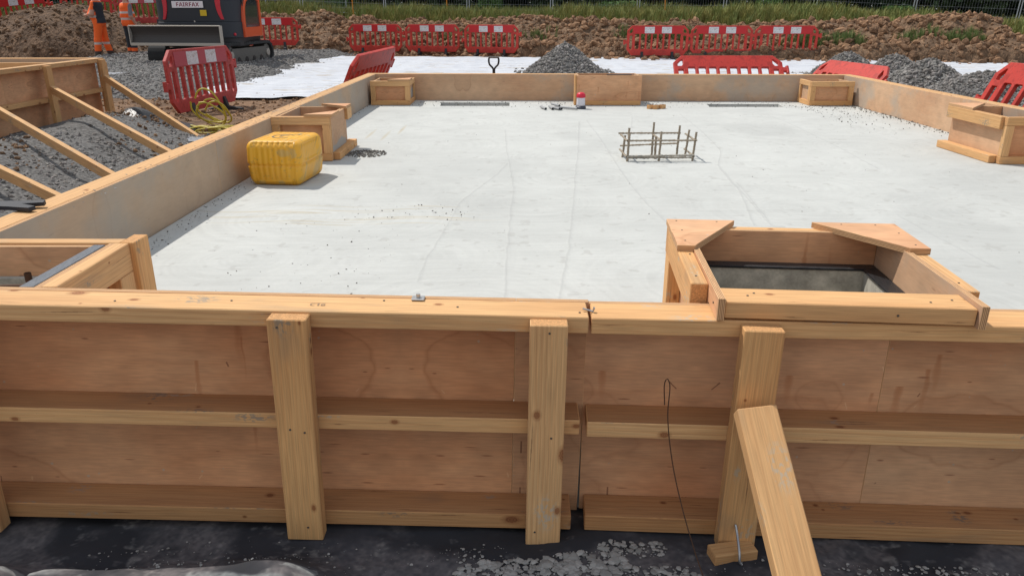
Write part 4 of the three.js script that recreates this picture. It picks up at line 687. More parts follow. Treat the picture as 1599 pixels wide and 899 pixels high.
function gravelBed(name, label, hf, [xa, xb], [za, zb], inside, n, s0, s1, seed, dark = 1) {
  const it = [], r = rng(seed); let guard = 0; while (it.length < n && guard++ < n * 6) { const x = mix(xa, xb, r()), z = mix(za, zb, r()); if (!inside(x, z, r())) continue; const s = s0 + (s1 - s0) * r() ** 2; it.push([x, hf(x, z) + s * 0.25, z, s]); }
  scatter(name, stones[seed % 2], stoneMat, it, scene, () => { const c = greyVar(); return c.multiplyScalar(dark); }).userData.label = label;
}
const bedMask = (x, z) => { const e = fbm(x * 0.9, z * 0.9, 4) - 0.5; const left = lerpTable([[-28, -9.2], [-24, -11.2], [-20, -11.2], [-14.5, -8.2], [-13, -6.6]], z), right = lerpTable([[-28, -5.8], [-24, -5.5], [-20, -5.6], [-17, -5.4], [-15, -5.3], [-13, -6.1]], z); return Math.min(x - left, right - x, z + 27.8, -13.3 - z) + e * 1.6; };
const bedH = (x, z) => groundH(x, z) + 0.13 * ss(-0.1, 0.7, bedMask(x, z)) + 0.08 * (fbm(x * 2.2, z * 2.2, 3) - 0.4) * ss(0, 0.6, bedMask(x, z));
{ const m = gridMesh('gravel_pad_ground', range(-13, -4.4, 0.1), range(-28.4, -12.4, 0.1), (x, z) => bedMask(x, z) > -0.15 ? bedH(x, z) + 0.012 : groundH(x, z) - 0.2, M.gravelBase, 1.2); tag(m, 'grey gravel spread under and round the excavator', null, null, 'structure'); }
gravelBed('gravel', 'loose grey gravel under the excavator', bedH, [-13, -4.4], [-28.3, -12.4], (x, z, r) => bedMask(x, z) > -0.45 + 0.5 * r, 17000, 0.018, 0.05, 12);
// gravel in the trench between the pad and the neighbouring formwork
const trenchH = (x, z) => groundH(x, z) + 0.05 * (fbm(x * 2, z * 2, 3)) + 0.16 * Math.exp(-((x + 4.6) ** 2) / 0.5) * (0.6 + 0.8 * fbm(x, z * 1.4, 3));
{ const m = gridMesh('trench_ground', range(-5.4, -1.98, 0.06), range(-8.9, -1.4, 0.06), (x, z) => trenchH(x, z) + 0.01, M.gravelBase, 1.4); tag(m, 'dark gravelly floor of the trench beside the long side form', null, null, 'structure'); }
gravelBed('trench_gravel', 'dark grey stones in the trench under the braces', trenchH, [-5.2, -2.0], [-9.3, -2.2], (x, z, r) => z > -8.9 - 0.5 * r * r && fbm(x * 1.1 + 5, z * 1.1, 3) > 0.30 + 0.35 * r, 16000, 0.008, 0.03, 14);
gravelBed('pale_trench_gravel', 'paler flat stones against the long side form', trenchH, [-2.9, -1.99], [-6.4, -2.6], (x, z, r) => fbm(x * 1.6 + 9, z * 1.4, 3) > 0.42 + 0.2 * r, 2600, 0.014, 0.045, 15);

{ const it = [], r = rng(17); for (let i = 0; i < 3600; i++) { const x = -5.0 + 3.0 * r(), z = -9.6 + 7 * r(); if (fbm(x * 0.9 + 31, z * 0.9, 3) < 0.5 + 0.12 * r()) continue; const q = 0.008 + 0.028 * r() ** 3; it.push([x, trenchH(x, z) + q * 0.2 + 0.008, z, q]); } scatter('trench_soil_rubble', clodGeo, clodMat, it, scene, () => { const k = 0.7 + 0.6 * R(); return lin(k, k * 0.95, k * 0.9); }).userData.label = 'brown crumbs of soil mixed into the trench gravel'; }
// ================================================================ NEIGHBOURING FORMWORK with raking braces
{
  const f = thing('neighbour_formwork', 'neighbouring plywood formwork propped by long raking braces across the trench', 'formwork', [0, 0, 0]);
  const X = -5.10, y0 = 0.13, y1 = 0.868;
  for (const [a, b] of [[-9.86, -8.0], [-7.998, -6.2], [-6.198, -4.4]]) sheet(f, 'plywood_sheet', [X - 0.15, X - 0.132], [y0, y1], [a, b], M.ply);
  timber(f, 'top_rail', [X - 0.131, X - 0.03], [y1 - 0.046, y1 + 0.002], [-9.90, -4.4], M.pineGrey[0]);
  timber(f, 'middle_rail', [X - 0.131, X - 0.03], [0.47, 0.516], [-9.88, -4.4], M.pine[2]);
  timber(f, 'bottom_rail', [X - 0.131, X - 0.03], [y0, y0 + 0.046], [-9.88, -4.4], M.pine[2]);
  for (const z of [-9.80, -8.62, -7.45, -6.3, -5.15]) timber(f, 'stake', [X - 0.029, X + 0.016], [y0 - 0.06, y1 - 0.01], [z - 0.05, z + 0.05], M.pine[2]);
  timber(f, 'stake', [X - 0.131, X - 0.03], [y0 + 0.05, y1 - 0.05], [-9.96, -9.905], M.pine[2]);
  const ends = [[[-5.07, 0.64, -9.74], [-3.62, 0.03, -8.80]], [[-5.06, 0.61, -8.56], [-2.72, 0.03, -6.72]], [[-5.05, 0.60, -7.39], [-2.70, 0.03, -5.66]], [[-5.05, 0.60, -6.24], [-2.72, 0.03, -5.02]], [[-5.05, 0.6, -5.1], [-2.72, 0.03, -4.25]]];
  for (const [p, q] of ends) beam(f, 'raking_brace', p, q, 0.047, 0.08, new THREE.Vector3(0, 1, 0), M.pineGrey[1]);
  // far side and inner box
  sheet(f, 'plywood_sheet', [-12, X - 0.151], [y0, y1 - 0.01], [-9.90, -9.882], M.plyCement); timber(f, 'top_rail', [-12, X - 0.152], [y1 - 0.05, y1 - 0.002], [-10.0, -9.901], M.pineGrey[1]);
  timber(f, 'box_timber', [-6.6, X - 0.16], [0.76, 0.85], [-9.30, -9.25], M.pine[1]); timber(f, 'box_timber', [-6.65, -6.605], [0.76, 0.852], [-9.87, -9.25], M.pine[1]); sheet(f, 'box_panel', [-6.6, X - 0.16], [0.4, 0.845], [-9.32, -9.302], M.plyLight);
}
{ // crumpled black plastic by the end stake
  const s = gridMesh('black_plastic_scrap', range(-5.25, -3.9, 0.04), range(-9.75, -9.0, 0.03), (x, z) => groundH(x, z) + 0.02 + 0.17 * Math.exp(-((x + 4.62) ** 2) / 0.09 - ((z + 9.5) ** 2) / 0.05) + 0.05 * fbm(x * 5, z * 5, 3) * ss(-3.9, -4.3, x), M.membrane, 0.4);
  tag(s, 'crumpled black plastic heaped at the end of the neighbouring formwork', 'plastic sheet');
  const k = mesh('membrane_skirt', MG([boxG(0.02, 0.12, 5.3, -5.045, 0.13, -7.15, 0.004), boxG(0.30, 0.012, 5.3, -4.92, 0.205, -7.15, 0.004)]), M.membrane); k.rotation.z = 0; tag(k, 'black membrane strip along the foot of the neighbouring formwork', 'membrane');
}
// white scraps by the gravel edge
[[-6.6, -11.6, 0.55, 0.42, 0.2], [-8.15, -16.2, 0.7, 0.45, 0.1], [-3.3, -8.55, 0.7, 0.3, 0.2]].forEach(([x, z, w, d, a], i) => { const n = 14, g = new THREE.PlaneGeometry(w, d, n, n); g.rotateX(-Math.PI / 2); const p = g.attributes.position; for (let k = 0; k < p.count; k++) p.setY(k, 0.03 * fbm(p.getX(k) * 6 + i * 5, p.getZ(k) * 6, 3)); g.computeVertexNormals(); const s = mesh('white_scrap', g, M.cloth); s.position.set(x, Math.max(groundH(x, z), bedMask(x, z) > -0.1 ? bedH(x, z) : -1, x < -2 && z > -9.6 && x > -5.4 ? trenchH(x, z) : -1) + 0.03, z); s.rotation.y = a; tag(s, ['white scrap of sheeting on soil past the neighbouring formwork', 'white scrap of sheeting near the boots of the workers', 'white scrap of sheeting under the foot of the end brace'][i], 'sheeting'); });
{ // coil of yellow hose
  const h = thing('hose_coil', 'loose coil of yellow hose dropped by the faded barrier', 'hose', [-3.72, 0.0, -9.75]);
  const ym = MS({ color: lin(0.52, 0.42, 0.06), roughness: 0.45 }), r = rng(91);
  for (let k = 0; k < 12; k++) { const pts = [], up = k < 4; const rad = up ? 0.13 + 0.13 * r() : 0.16 + 0.16 * r(), tilt = up ? 0.75 + 0.5 * r() : 0.12 * r(), ph = r() * 6, ox = up ? -0.1 + 0.12 * r() : -0.12 + 0.34 * r(), oz = up ? 0.08 * r() : 0.05 + 0.28 * r(), sweep = up ? 5.9 : 2.6 + 3 * r(), wob = 2 + r() * 2; for (let i = 0; i <= 14; i++) { const a = ph + i / 14 * sweep; const q0 = rad * (1 + 0.14 * Math.sin(wob * a)), x = q0 * Math.cos(a), q = q0 * Math.sin(a); pts.push([ox + x * (up ? 0.8 : 1.3), Math.max(0.02, 0.015 + (up ? rad * 1.05 : 0.03 + 0.03 * Math.sin(a * 2 + k)) + q * Math.sin(tilt)), oz + q * Math.cos(tilt) * (up ? 1 : 0.6)]); } mesh('hose_loop', tube(pts, 0.011, 60, 7), ym, h); }
}

// ================================================================ EXCAVATOR
{
  const ex = thing('excavator', 'small tracked excavator with black counterweight and a raised blade, parked on the gravel', 'excavator', [-7.5, 0.15, -19.9], -0.14);
  const dark = MS({ color: lin(0.018, 0.021, 0.028), roughness: 0.6 }), orange = MS({ color: lin(0.62, 0.085, 0.022), roughness: 0.35 }), redL = MS({ color: lin(0.5, 0.015, 0.03), roughness: 0.25 }), glass = MS({ color: lin(0.03, 0.034, 0.036), roughness: 0.08 }), worn = MS({ color: lin(0.42, 0.38, 0.33), roughness: 0.55, metalness: 0.3 }), plate = MS({ color: lin(0.035, 0.03, 0.028), roughness: 0.55, bumpMap: T.noise, bumpScale: 0.004 }), frameM = MS({ color: lin(0.13, 0.12, 0.105), roughness: 0.7, bumpMap: T.noise, bumpScale: 0.006 });
  // tracks
  const L = 1.25, rT = 0.275, wT = 0.42;
  for (const s of [-1, 1]) {
    const tr = new THREE.Group(); tr.name = 'track'; tr.position.set(s * 0.79, 0, 0); ex.add(tr);
    const sh = new THREE.Shape(); sh.absarc(L - rT, rT, rT, -Math.PI / 2, Math.PI / 2); sh.absarc(-(L - rT), rT, rT, Math.PI / 2, Math.PI * 1.5); const inn = new THREE.Path(); inn.absarc(L - rT, rT, rT - 0.05, -Math.PI / 2, Math.PI / 2); inn.absarc(-(L - rT), rT, rT - 0.05, Math.PI / 2, Math.PI * 1.5); sh.holes.push(inn);
    const belt = new THREE.ExtrudeGeometry(sh, { depth: wT, bevelEnabled: true, bevelSize: 0.012, bevelThickness: 0.012, bevelSegments: 1, curveSegments: 16 }); belt.translate(0, 0, -wT / 2); belt.rotateY(Math.PI / 2);
    const parts = [belt.toNonIndexed ? (belt.index ? belt.toNonIndexed() : belt) : belt], per = 4 * (L - rT) + 2 * Math.PI * rT, N = 44;
    for (let i = 0; i < N; i++) { let d = i / N * per, y, z, a; const st = 2 * (L - rT), ar = Math.PI * rT; if (d < st) { z = -(L - rT) + d; y = 0; a = 0; } else if (d < st + ar) { const t = (d - st) / rT; z = (L - rT) + Math.sin(t) * rT; y = rT - Math.cos(t) * rT; a = t; } else if (d < 2 * st + ar) { z = (L - rT) - (d - st - ar); y = 2 * rT; a = Math.PI; } else { const t = (d - 2 * st - ar) / rT; z = -(L - rT) - Math.sin(t) * rT; y = rT + Math.cos(t) * rT; a = Math.PI + t; } const b = new THREE.BoxGeometry(wT + 0.03, 0.03, 0.035); b.rotateX(-a); b.translate(0, y, z); parts.push(b.toNonIndexed()); }
    mesh('track_belt', MG(parts.map((g) => { g.deleteAttribute('uv'); return g; })), M.rubber, tr);
    const fr = new THREE.Shape([[-0.9, 0.12], [0.9, 0.12], [0.95, 0.24], [0.9, 0.42], [-0.9, 0.42], [-0.95, 0.3]].map(([x, y]) => new THREE.Vector2(x, y))); for (const x of [-0.6, -0.2, 0.2, 0.6]) { const h = new THREE.Path(); h.absarc(x, 0.13, 0.09, 0, Math.PI); fr.holes.push(h); }
    const fg = new THREE.ExtrudeGeometry(fr, { depth: 0.34, bevelEnabled: false }); fg.translate(0, 0, -0.17); fg.rotateY(Math.PI / 2); mesh('track_frame', fg, frameM, tr);
    for (const z of [L - rT, -(L - rT)]) { const w = mesh('idler_wheel', new THREE.CylinderGeometry(0.2, 0.2, 0.30, 24).rotateZ(Math.PI / 2), frameM, tr); w.position.set(0, rT, z); mesh('hub', new THREE.CylinderGeometry(0.09, 0.09, 0.40, 16).rotateZ(Math.PI / 2), worn, w); }
    for (const z of [-0.6, -0.2, 0.2, 0.6]) { const w = mesh('roller', new THREE.CylinderGeometry(0.08, 0.08, 0.36, 14).rotateZ(Math.PI / 2), plate, tr); w.position.set(0, 0.135, z); }
  }
  mesh('undercarriage', MG([boxG(1.3, 0.24, 1.3, 0, 0.42, 0, 0.04), new THREE.CylinderGeometry(0.5, 0.5, 0.16, 28).translate(0, 0.60, 0)].map((g) => g.index ? g.toNonIndexed() : g)), frameM, ex);
  // blade, raised, facing the camera side (+z)
  { const bl = new THREE.Group(); bl.name = 'dozer_blade'; bl.position.set(-0.02, 0.55, 1.62); ex.add(bl);
    const c = []; for (let i = 0; i <= 8; i++) { const a = i / 8; c.push(new THREE.Vector2(0.07 * Math.sin(a * Math.PI) * -1, a * 0.40)); } const back = c.map((v) => new THREE.Vector2(v.x - 0.03, v.y)).reverse();
    const g = new THREE.ExtrudeGeometry(new THREE.Shape([...c, ...back]), { depth: 2.22, bevelEnabled: false }); g.rotateY(-Math.PI / 2); g.translate(1.11, 0, 0); mesh('blade_plate', g, plate, bl);
    mesh('cutting_edge', boxG(2.24, 0.065, 0.03, 0, 0.0, 0.01, 0.006), worn, bl); mesh('top_edge', boxG(2.24, 0.028, 0.05, 0, 0.402, -0.008, 0.008), worn, bl);
    for (const s of [-1, 1]) { mesh('end_plate', boxG(0.022, 0.42, 0.12, s * 1.118, 0.195, -0.03, 0.006), worn, bl); }
    mesh('push_arm', MG([boxG(0.14, 0.16, 1.1, -0.38, 0.04, -0.62, 0.02), boxG(0.14, 0.16, 1.1, 0.38, 0.04, -0.62, 0.02)]), frameM, bl); }
  // slewing house, turned so its counterweight faces the pad
  const h = new THREE.Group(); h.name = 'house'; h.rotation.y = 0.14 + 0.02; h.position.y = -0.17; ex.add(h);
  const plan = new THREE.Shape(); plan.moveTo(-0.98, 0.9); plan.lineTo(-0.98, -0.55); plan.quadraticCurveTo(-0.96, -1.02, -0.5, -1.12); plan.quadraticCurveTo(0, -1.2, 0.5, -1.12); plan.quadraticCurveTo(0.96, -1.02, 0.98, -0.55); plan.lineTo(0.98, 0.9); plan.closePath();
  const slabOf = (y0, y1, sc = 1) => { const g = new THREE.ExtrudeGeometry(plan, { depth: y1 - y0, bevelEnabled: true, bevelSize: 0.02, bevelThickness: 0.02, bevelSegments: 3, curveSegments: 16 }); g.rotateX(-Math.PI / 2); g.scale(sc, 1, sc); g.translate(0, y0, 0); return g; };
  mesh('turntable_skirt', slabOf(0.66, 0.84, 0.94), MS({ color: lin(0.02, 0.02, 0.022), roughness: 0.6 }), h);
  mesh('counterweight', slabOf(0.86, 1.18), dark, h); mesh('engine_cover', slabOf(1.215, 1.72, 0.985), dark, h); mesh('roof_cover', slabOf(1.75, 1.80, 0.96), orange, h);
  for (const s of [-1, 1]) { const p = new THREE.Shape(); p.moveTo(0, 0); p.quadraticCurveTo(0.10, 0.28, 0.0, 0.62); p.lineTo(0.13, 0.62); p.quadraticCurveTo(0.20, 0.26, 0.06, 0.0); p.closePath(); const g = new THREE.ExtrudeGeometry(p, { depth: 0.03, bevelEnabled: true, bevelSize: 0.006, bevelThickness: 0.006, bevelSegments: 1 }); const l = mesh('tail_accent', g, redL, h); l.scale.x = -s; l.position.set(s * 0.70, 1.26, 1.045); l.rotation.y = s * 0.30; }
  const cv = document.createElement('canvas'); cv.width = 512; cv.height = 100; const k = cv.getContext('2d'); k.fillStyle = '#d9d3d6'; k.fillRect(0, 0, 512, 100); k.fillStyle = '#7a1e35'; k.font = 'bold 84px sans-serif'; k.textAlign = 'center'; k.save(); k.translate(256, 80); k.scale(1.12, 1); k.fillText('FAIRFAX', 0, 0); k.restore(); const nt = new THREE.CanvasTexture(cv); nt.colorSpace = THREE.SRGBColorSpace;
  const np = mesh('name_plate', new THREE.PlaneGeometry(0.72, 0.145), MS({ map: nt, roughness: 0.4 }), h); np.position.set(-0.06, 1.585, 1.178);
  const ys = mesh('yellow_sticker', boxG(0.15, 0.13, 0.004, 0.28, 1.40, 1.166, 0.001), MS({ color: lin(0.6, 0.40, 0.01), roughness: 0.5 }), h);
  // side cover with dark grille window, orange frame
  const sp = new THREE.Shape(); sp.moveTo(-0.62, 0.86); sp.lineTo(0.75, 0.86); sp.lineTo(0.75, 1.78); sp.quadraticCurveTo(-0.2, 1.95, -0.5, 1.62); sp.quadraticCurveTo(-0.66, 1.4, -0.62, 0.86); const wn = new THREE.Path(); wn.moveTo(-0.55, 1.06); wn.lineTo(0.66, 1.06); wn.lineTo(0.66, 1.70); wn.quadraticCurveTo(-0.28, 1.84, -0.46, 1.56); wn.quadraticCurveTo(-0.57, 1.38, -0.55, 1.06); sp.holes.push(wn);
  const sg = new THREE.ExtrudeGeometry(sp, { depth: 0.05, bevelEnabled: true, bevelSize: 0.015, bevelThickness: 0.015, bevelSegments: 2 }); sg.rotateY(Math.PI / 2); mesh('side_cover', sg, orange, h).position.set(0.985, 0, 0);
  mesh('side_window', boxG(0.02, 0.72, 1.24, 1.01, 1.42, -0.06, 0.01), glass, h);
  mesh('side_lamp', new THREE.SphereGeometry(0.035, 12, 10), redL, h).position.set(0.88, 0.92, 0.93);
  mesh('tow_pin', new THREE.CylinderGeometry(0.02, 0.02, 0.07, 10), worn, h).position.set(0.05, 1.2, 1.15);
  // cab beyond the engine cover, and the boom stretched out in front
  const cab = new THREE.Shape([[-0.75, 0.86], [0.62, 0.86], [0.55, 2.45], [-0.55, 2.5], [-0.78, 1.7]].map(([x, y]) => new THREE.Vector2(x, y))); const cg = new THREE.ExtrudeGeometry(cab, { depth: 0.95, bevelEnabled: true, bevelSize: 0.03, bevelThickness: 0.03, bevelSegments: 2 }); cg.rotateY(Math.PI / 2); mesh('cab', cg, orange, h).position.set(-0.95, 0.0, -0.25);
  mesh('cab_rear_window', boxG(0.7, 0.5, 0.02, -0.47, 2.12, 0.355, 0.01), glass, h);
  const boom = new THREE.Shape([[0.0, 0.9], [0.25, 0.9], [0.7, 2.3], [1.6, 3.0], [3.0, 2.7], [3.0, 2.5], [1.6, 2.65], [0.95, 2.05]].map(([x, y]) => new THREE.Vector2(x, y))); const bg = new THREE.ExtrudeGeometry(boom, { depth: 0.26, bevelEnabled: true, bevelSize: 0.02, bevelThickness: 0.02, bevelSegments: 1 }); bg.translate(0, 0, -0.13); bg.rotateY(Math.PI / 2); mesh('boom', bg, orange, h).position.set(0.25, 0, -0.8);
  mesh('dipper_arm', boxG(0.2, 0.24, 1.6, 0.25, 2.72, -3.2, 0.03), orange, h); { const bk = new THREE.Shape([[0, 0], [0.5, 0.06], [0.62, 0.3], [0.5, 0.5], [0.42, 0.46], [0.5, 0.3], [0.42, 0.14], [0, 0.07]].map(([x, y]) => new THREE.Vector2(x, y))); const q = new THREE.ExtrudeGeometry(bk, { depth: 0.7, bevelEnabled: false }); q.rotateY(Math.PI / 2); q.translate(-0.1, 2.45, -1.9); mesh('bucket', q, plate, h); }
}

// ================================================================ WORKERS
function sdfPart(bones, c, half, res, k, colour) {
  const mc = new MarchingCubes(res, new THREE.MeshStandardMaterial(), true, false, 120000); mc.isolation = 0;
  const f = mc.field, sz = mc.size, hs = mc.halfsize;
  for (let z = 0; z < sz; z++) for (let y = 0; y < sz; y++) for (let x = 0; x < sz; x++) {
    const p = [c[0] + (x - hs) / hs * half, c[1] + (y - hs) / hs * half, c[2] + (z - hs) / hs * half]; let d = 9;
    for (const b of bones) { const [A, B, r0, r1, sx] = b; const ab = [B[0] - A[0], B[1] - A[1], B[2] - A[2]], ap = [p[0] - A[0], p[1] - A[1], p[2] - A[2]]; const t = clamp((ap[0] * ab[0] + ap[1] * ab[1] + ap[2] * ab[2]) / (ab[0] ** 2 + ab[1] ** 2 + ab[2] ** 2 + 1e-9)); const q = [ap[0] - ab[0] * t, ap[1] - ab[1] * t, ap[2] - ab[2] * t]; const dd = Math.hypot(q[0] / (sx ?? 1), q[1], q[2]) - mix(r0, r1, t); const hh = clamp(0.5 + 0.5 * (d - dd) / k); d = mix(d, dd, hh) - k * hh * (1 - hh); }
    f[x + y * sz + z * mc.size2] = -d;
  }
  mc.update(); const n = mc.count, pos = new Float32Array(n * 3), nor = new Float32Array(n * 3), col = new Float32Array(n * 3);
  for (let i = 0; i < n; i++) { const p = [0, 1, 2].map((j) => c[j] + mc.positionArray[i * 3 + j] * half); pos.set(p, i * 3); nor.set([mc.normalArray[i * 3], mc.normalArray[i * 3 + 1], mc.normalArray[i * 3 + 2]], i * 3); col.set(colour(p), i * 3); }
  const g = new THREE.BufferGeometry(); g.setAttribute('position', new THREE.BufferAttribute(pos, 3)); g.setAttribute('normal', new THREE.BufferAttribute(nor, 3)); g.setAttribute('color', new THREE.BufferAttribute(col, 3)); g.computeVertexNormals(); return g;
}
const OR = [0.85, 0.13, 0.018], NAVY = [0.022, 0.026, 0.035], SILV = [0.50, 0.48, 0.46], SKIN = [0.50, 0.29, 0.21], BOOT = [0.05, 0.042, 0.035], HAIR = [0.06, 0.04, 0.025], GREY = [0.16, 0.16, 0.18];
function handBones(w, dir, side, palm) { // w wrist, dir finger direction, side thumb side, palm inward normal
  const add = (a, b, s) => [a[0] + b[0] * s, a[1] + b[1] * s, a[2] + b[2] * s]; const out = [], p1 = add(w, dir, 0.085); out.push([w, p1, 0.024, 0.03]); const lens = [0.068, 0.078, 0.072, 0.056];
  lens.forEach((l, i) => { const o = (1.5 - i) * 0.021; const base = add(add(w, dir, 0.09), side, o), mid = add(add(base, dir, l * 0.5), palm, 0.008), tip = add(add(mid, dir, l * 0.42), palm, 0.028); out.push([add(base, dir, -0.03), base, 0.011, 0.0105]); out.push([base, mid, 0.0105, 0.0095]); out.push([mid, tip, 0.0095, 0.008]); });
  const tb = add(add(w, dir, 0.03), side, 0.028), tm = add(add(tb, side, 0.02), dir, 0.032), tt = add(add(tm, dir, 0.03), palm, 0.012); out.push([add(w, dir, 0.02), tb, 0.014, 0.013]); out.push([tb, tm, 0.013, 0.011]); out.push([tm, tt, 0.011, 0.009]); return out;
}
function worker(label, pos, turn, o) {
  const P = thing('person', label, 'person', pos, turn, null);
  const b = []; const hipY = 0.93, shY = 1.44;
  for (const s of [-1, 1]) { const fx = s * 0.15 + (o.step ?? 0) * 0.02, fz = s * (o.step ?? 0.02); b.push([[s * 0.095, hipY, 0], [s * 0.125, 0.51, fz * 0.4 + 0.02], 0.108, 0.086]); b.push([[s * 0.125, 0.51, fz * 0.4 + 0.02], [fx, 0.13, fz], 0.084, 0.074]); b.push([[fx, 0.10, fz - 0.02], [fx + s * 0.02, 0.045, fz + 0.15], 0.058, 0.045]); b.push([[fx, 0.06, fz - 0.03], [fx, 0.10, fz], 0.056, 0.06]); }
  b.push([[-0.07, hipY + 0.02, 0], [0.07, hipY + 0.02, 0], 0.125, 0.125]); b.push([[0, hipY + 0.06, 0], [0, 1.16, o.belly ?? 0.02], 0.155, 0.17, 1.2]); b.push([[0, 1.16, o.belly ?? 0.02], [0, 1.34, 0], 0.17, 0.145, 1.3]); b.push([[-0.15, shY - 0.03, 0], [0.15, shY - 0.03, 0], 0.075, 0.075]); b.push([[0, 1.42, -0.01], [0, 1.56, 0.015], 0.062, 0.056]);
  for (const [S, E, Wr] of o.arms) { b.push([S, E, 0.062, 0.05]); b.push([E, Wr, 0.047, 0.034]); }
  const col = (p) => o.colour(p);
  const body = sdfPart(b, [0, 0.86, 0.02], 0.92, 68, 0.035, col);
  const hd = [[[0, 1.60, 0.035], [0, 1.70, 0.0], 0.072, 0.092], [[0, 1.575, 0.065], [0, 1.62, 0.075], 0.032, 0.045], [[0, 1.665, 0.10], [0, 1.64, 0.118], 0.011, 0.015], [[0.083, 1.65, 0.01], [0.086, 1.68, 0.008], 0.016, 0.018, 0.6], [[-0.083, 1.65, 0.01], [-0.086, 1.68, 0.008], 0.016, 0.018, 0.6], [[-0.022, 1.605, 0.102], [0.022, 1.605, 0.102], 0.007, 0.007], [[-0.05, 1.692, 0.083], [0.05, 1.692, 0.083], 0.012, 0.012], [[0, 1.50, 0.01], [0, 1.60, 0.02], 0.056, 0.054]];
  const head = sdfPart(hd, [0, 1.64, 0.03], 0.17, 42, 0.012, (p) => { const ey = Math.min(Math.hypot(p[0] - 0.033, p[1] - 1.672), Math.hypot(p[0] + 0.033, p[1] - 1.672)); if (p[2] > 0.07 && ey < 0.011) return [0.03, 0.02, 0.015]; if (p[2] > 0.09 && Math.abs(p[1] - 1.603) < 0.006 && Math.abs(p[0]) < 0.026) return [0.30, 0.11, 0.09]; return p[1] > 1.70 - 0.5 * Math.max(0, -p[2]) - 0.0 && !(p[2] > 0.05 && p[1] < 1.735) ? HAIR : SKIN; });
  const hands = o.arms.map(([S, E, Wr], i) => { const d = [0, 1, 2].map((j) => Wr[j] - E[j]), l = Math.hypot(...d), dir = d.map((v) => v / l); const pal = o.palms[i], sd = [dir[1] * pal[2] - dir[2] * pal[1], dir[2] * pal[0] - dir[0] * pal[2], dir[0] * pal[1] - dir[1] * pal[0]]; return sdfPart(handBones(Wr, dir, sd.map((v) => v * (i ? -1 : 1)), pal), [Wr[0] + dir[0] * 0.09, Wr[1] + dir[1] * 0.09, Wr[2] + dir[2] * 0.09], 0.13, 46, 0.006, () => SKIN); });
  mesh('body', MG([body, head, ...hands]), MS({ vertexColors: true, roughness: 0.85 }), P);
  const hat = new THREE.LatheGeometry([[0, 0.125], [0.05, 0.118], [0.09, 0.085], [0.113, 0.03], [0.118, 0.0], [0.145, -0.004], [0.145, -0.012], [0.112, -0.010]].map(([x, y]) => new THREE.Vector2(x, y)), 28); mesh('hard_hat', hat, MS({ color: lin(...o.hat), roughness: 0.35 }), P).position.set(0, 1.715, 0.005);
  return P;
}
worker('worker in orange trousers and vest with a navy back, standing with one arm folded', [-10.62, 0.20, -20.6], -1.45, {
  step: 0.11, belly: 0.05, hat: [0.7, 0.7, 0.7],
  arms: [[[0.20, 1.40, 0.0], [0.27, 1.15, 0.06], [0.10, 1.13, 0.24]], [[-0.20, 1.40, 0.0], [-0.27, 1.14, 0.04], [-0.10, 1.20, 0.25]]], palms: [[-0.5, 0, -0.87], [0.5, 0, -0.87]],
  colour: (p) => { const [x, y, z] = p; if (y < 0.24) return BOOT; if (y < 0.93) return y > 0.40 && y < 0.47 ? SILV : OR; if ((Math.abs(x) > 0.235 || z > 0.185) && y < 1.25) return SKIN; if (y > 1.47) return SKIN; if (z < -0.01 && y < 1.44) return NAVY; if (Math.abs(y - 1.10) < 0.03) return SILV; return OR; } });
worker('worker in an orange vest with two silver bands and dark trousers, behind the blade', [-10.55, 0.16, -22.0], 2.5, {
  step: 0.02, hat: [0.65, 0.65, 0.62],
  arms: [[[0.20, 1.40, 0.0], [0.26, 1.13, -0.04], [0.25, 0.90, 0.06]], [[-0.20, 1.40, 0.0], [-0.27, 1.13, -0.04], [-0.22, 0.92, 0.10]]], palms: [[-1, 0, 0], [1, 0, 0]],
  colour: (p) => { const [x, y, z] = p; if (y < 0.22) return BOOT; if (y < 0.30) return OR; if (y < 0.88) return NAVY; if (Math.abs(x) > 0.225) return y < 1.15 ? SKIN : GREY; if (y > 1.47) return SKIN; if (Math.abs(y - 1.06) < 0.028 || Math.abs(y - 1.22) < 0.028) return SILV; return OR; } });

// ================================================================ FENCE
function fencePanel(label, [xa, za], [xb, zb], grp) {
  const ya = groundH(xa, za), yb = groundH(xb, zb), L = Math.hypot(xb - xa, zb - za), f = thing('mesh_fence_panel', label, 'fence', [xa, ya, za], Math.atan2(-(zb - za), xb - xa), grp); f.rotation.order = 'YXZ'; f.rotation.z = Math.atan2(yb - ya, L);
  for (const x of [0.05, L - 0.05]) { mesh('post', new THREE.CylinderGeometry(0.021, 0.021, 2.0, 10).translate(x, 1.05, 0), M.galv, f); mesh('concrete_foot', boxG(0.24, 0.13, 0.6, x, 0.05, 0, 0.02), M.concrete, f); }
  for (const y of [0.15, 1.98]) mesh('rail', new THREE.CylinderGeometry(0.016, 0.016, L - 0.12, 8).rotateZ(Math.PI / 2).translate(L / 2, y, 0), M.galv, f);
  const w = []; for (let x = 0.15; x < L - 0.1; x += 0.1) w.push(new THREE.BoxGeometry(0.0032, 1.83, 0.0032).translate(x, 1.065, 0)); for (const y of [0.35, 0.55, 0.85, 1.15, 1.45, 1.75]) w.push(new THREE.BoxGeometry(L - 0.14, 0.005, 0.005).translate(L / 2, y, 0.004)); mesh('wire_mesh', MG(w), M.galv, f);
  return f;
}
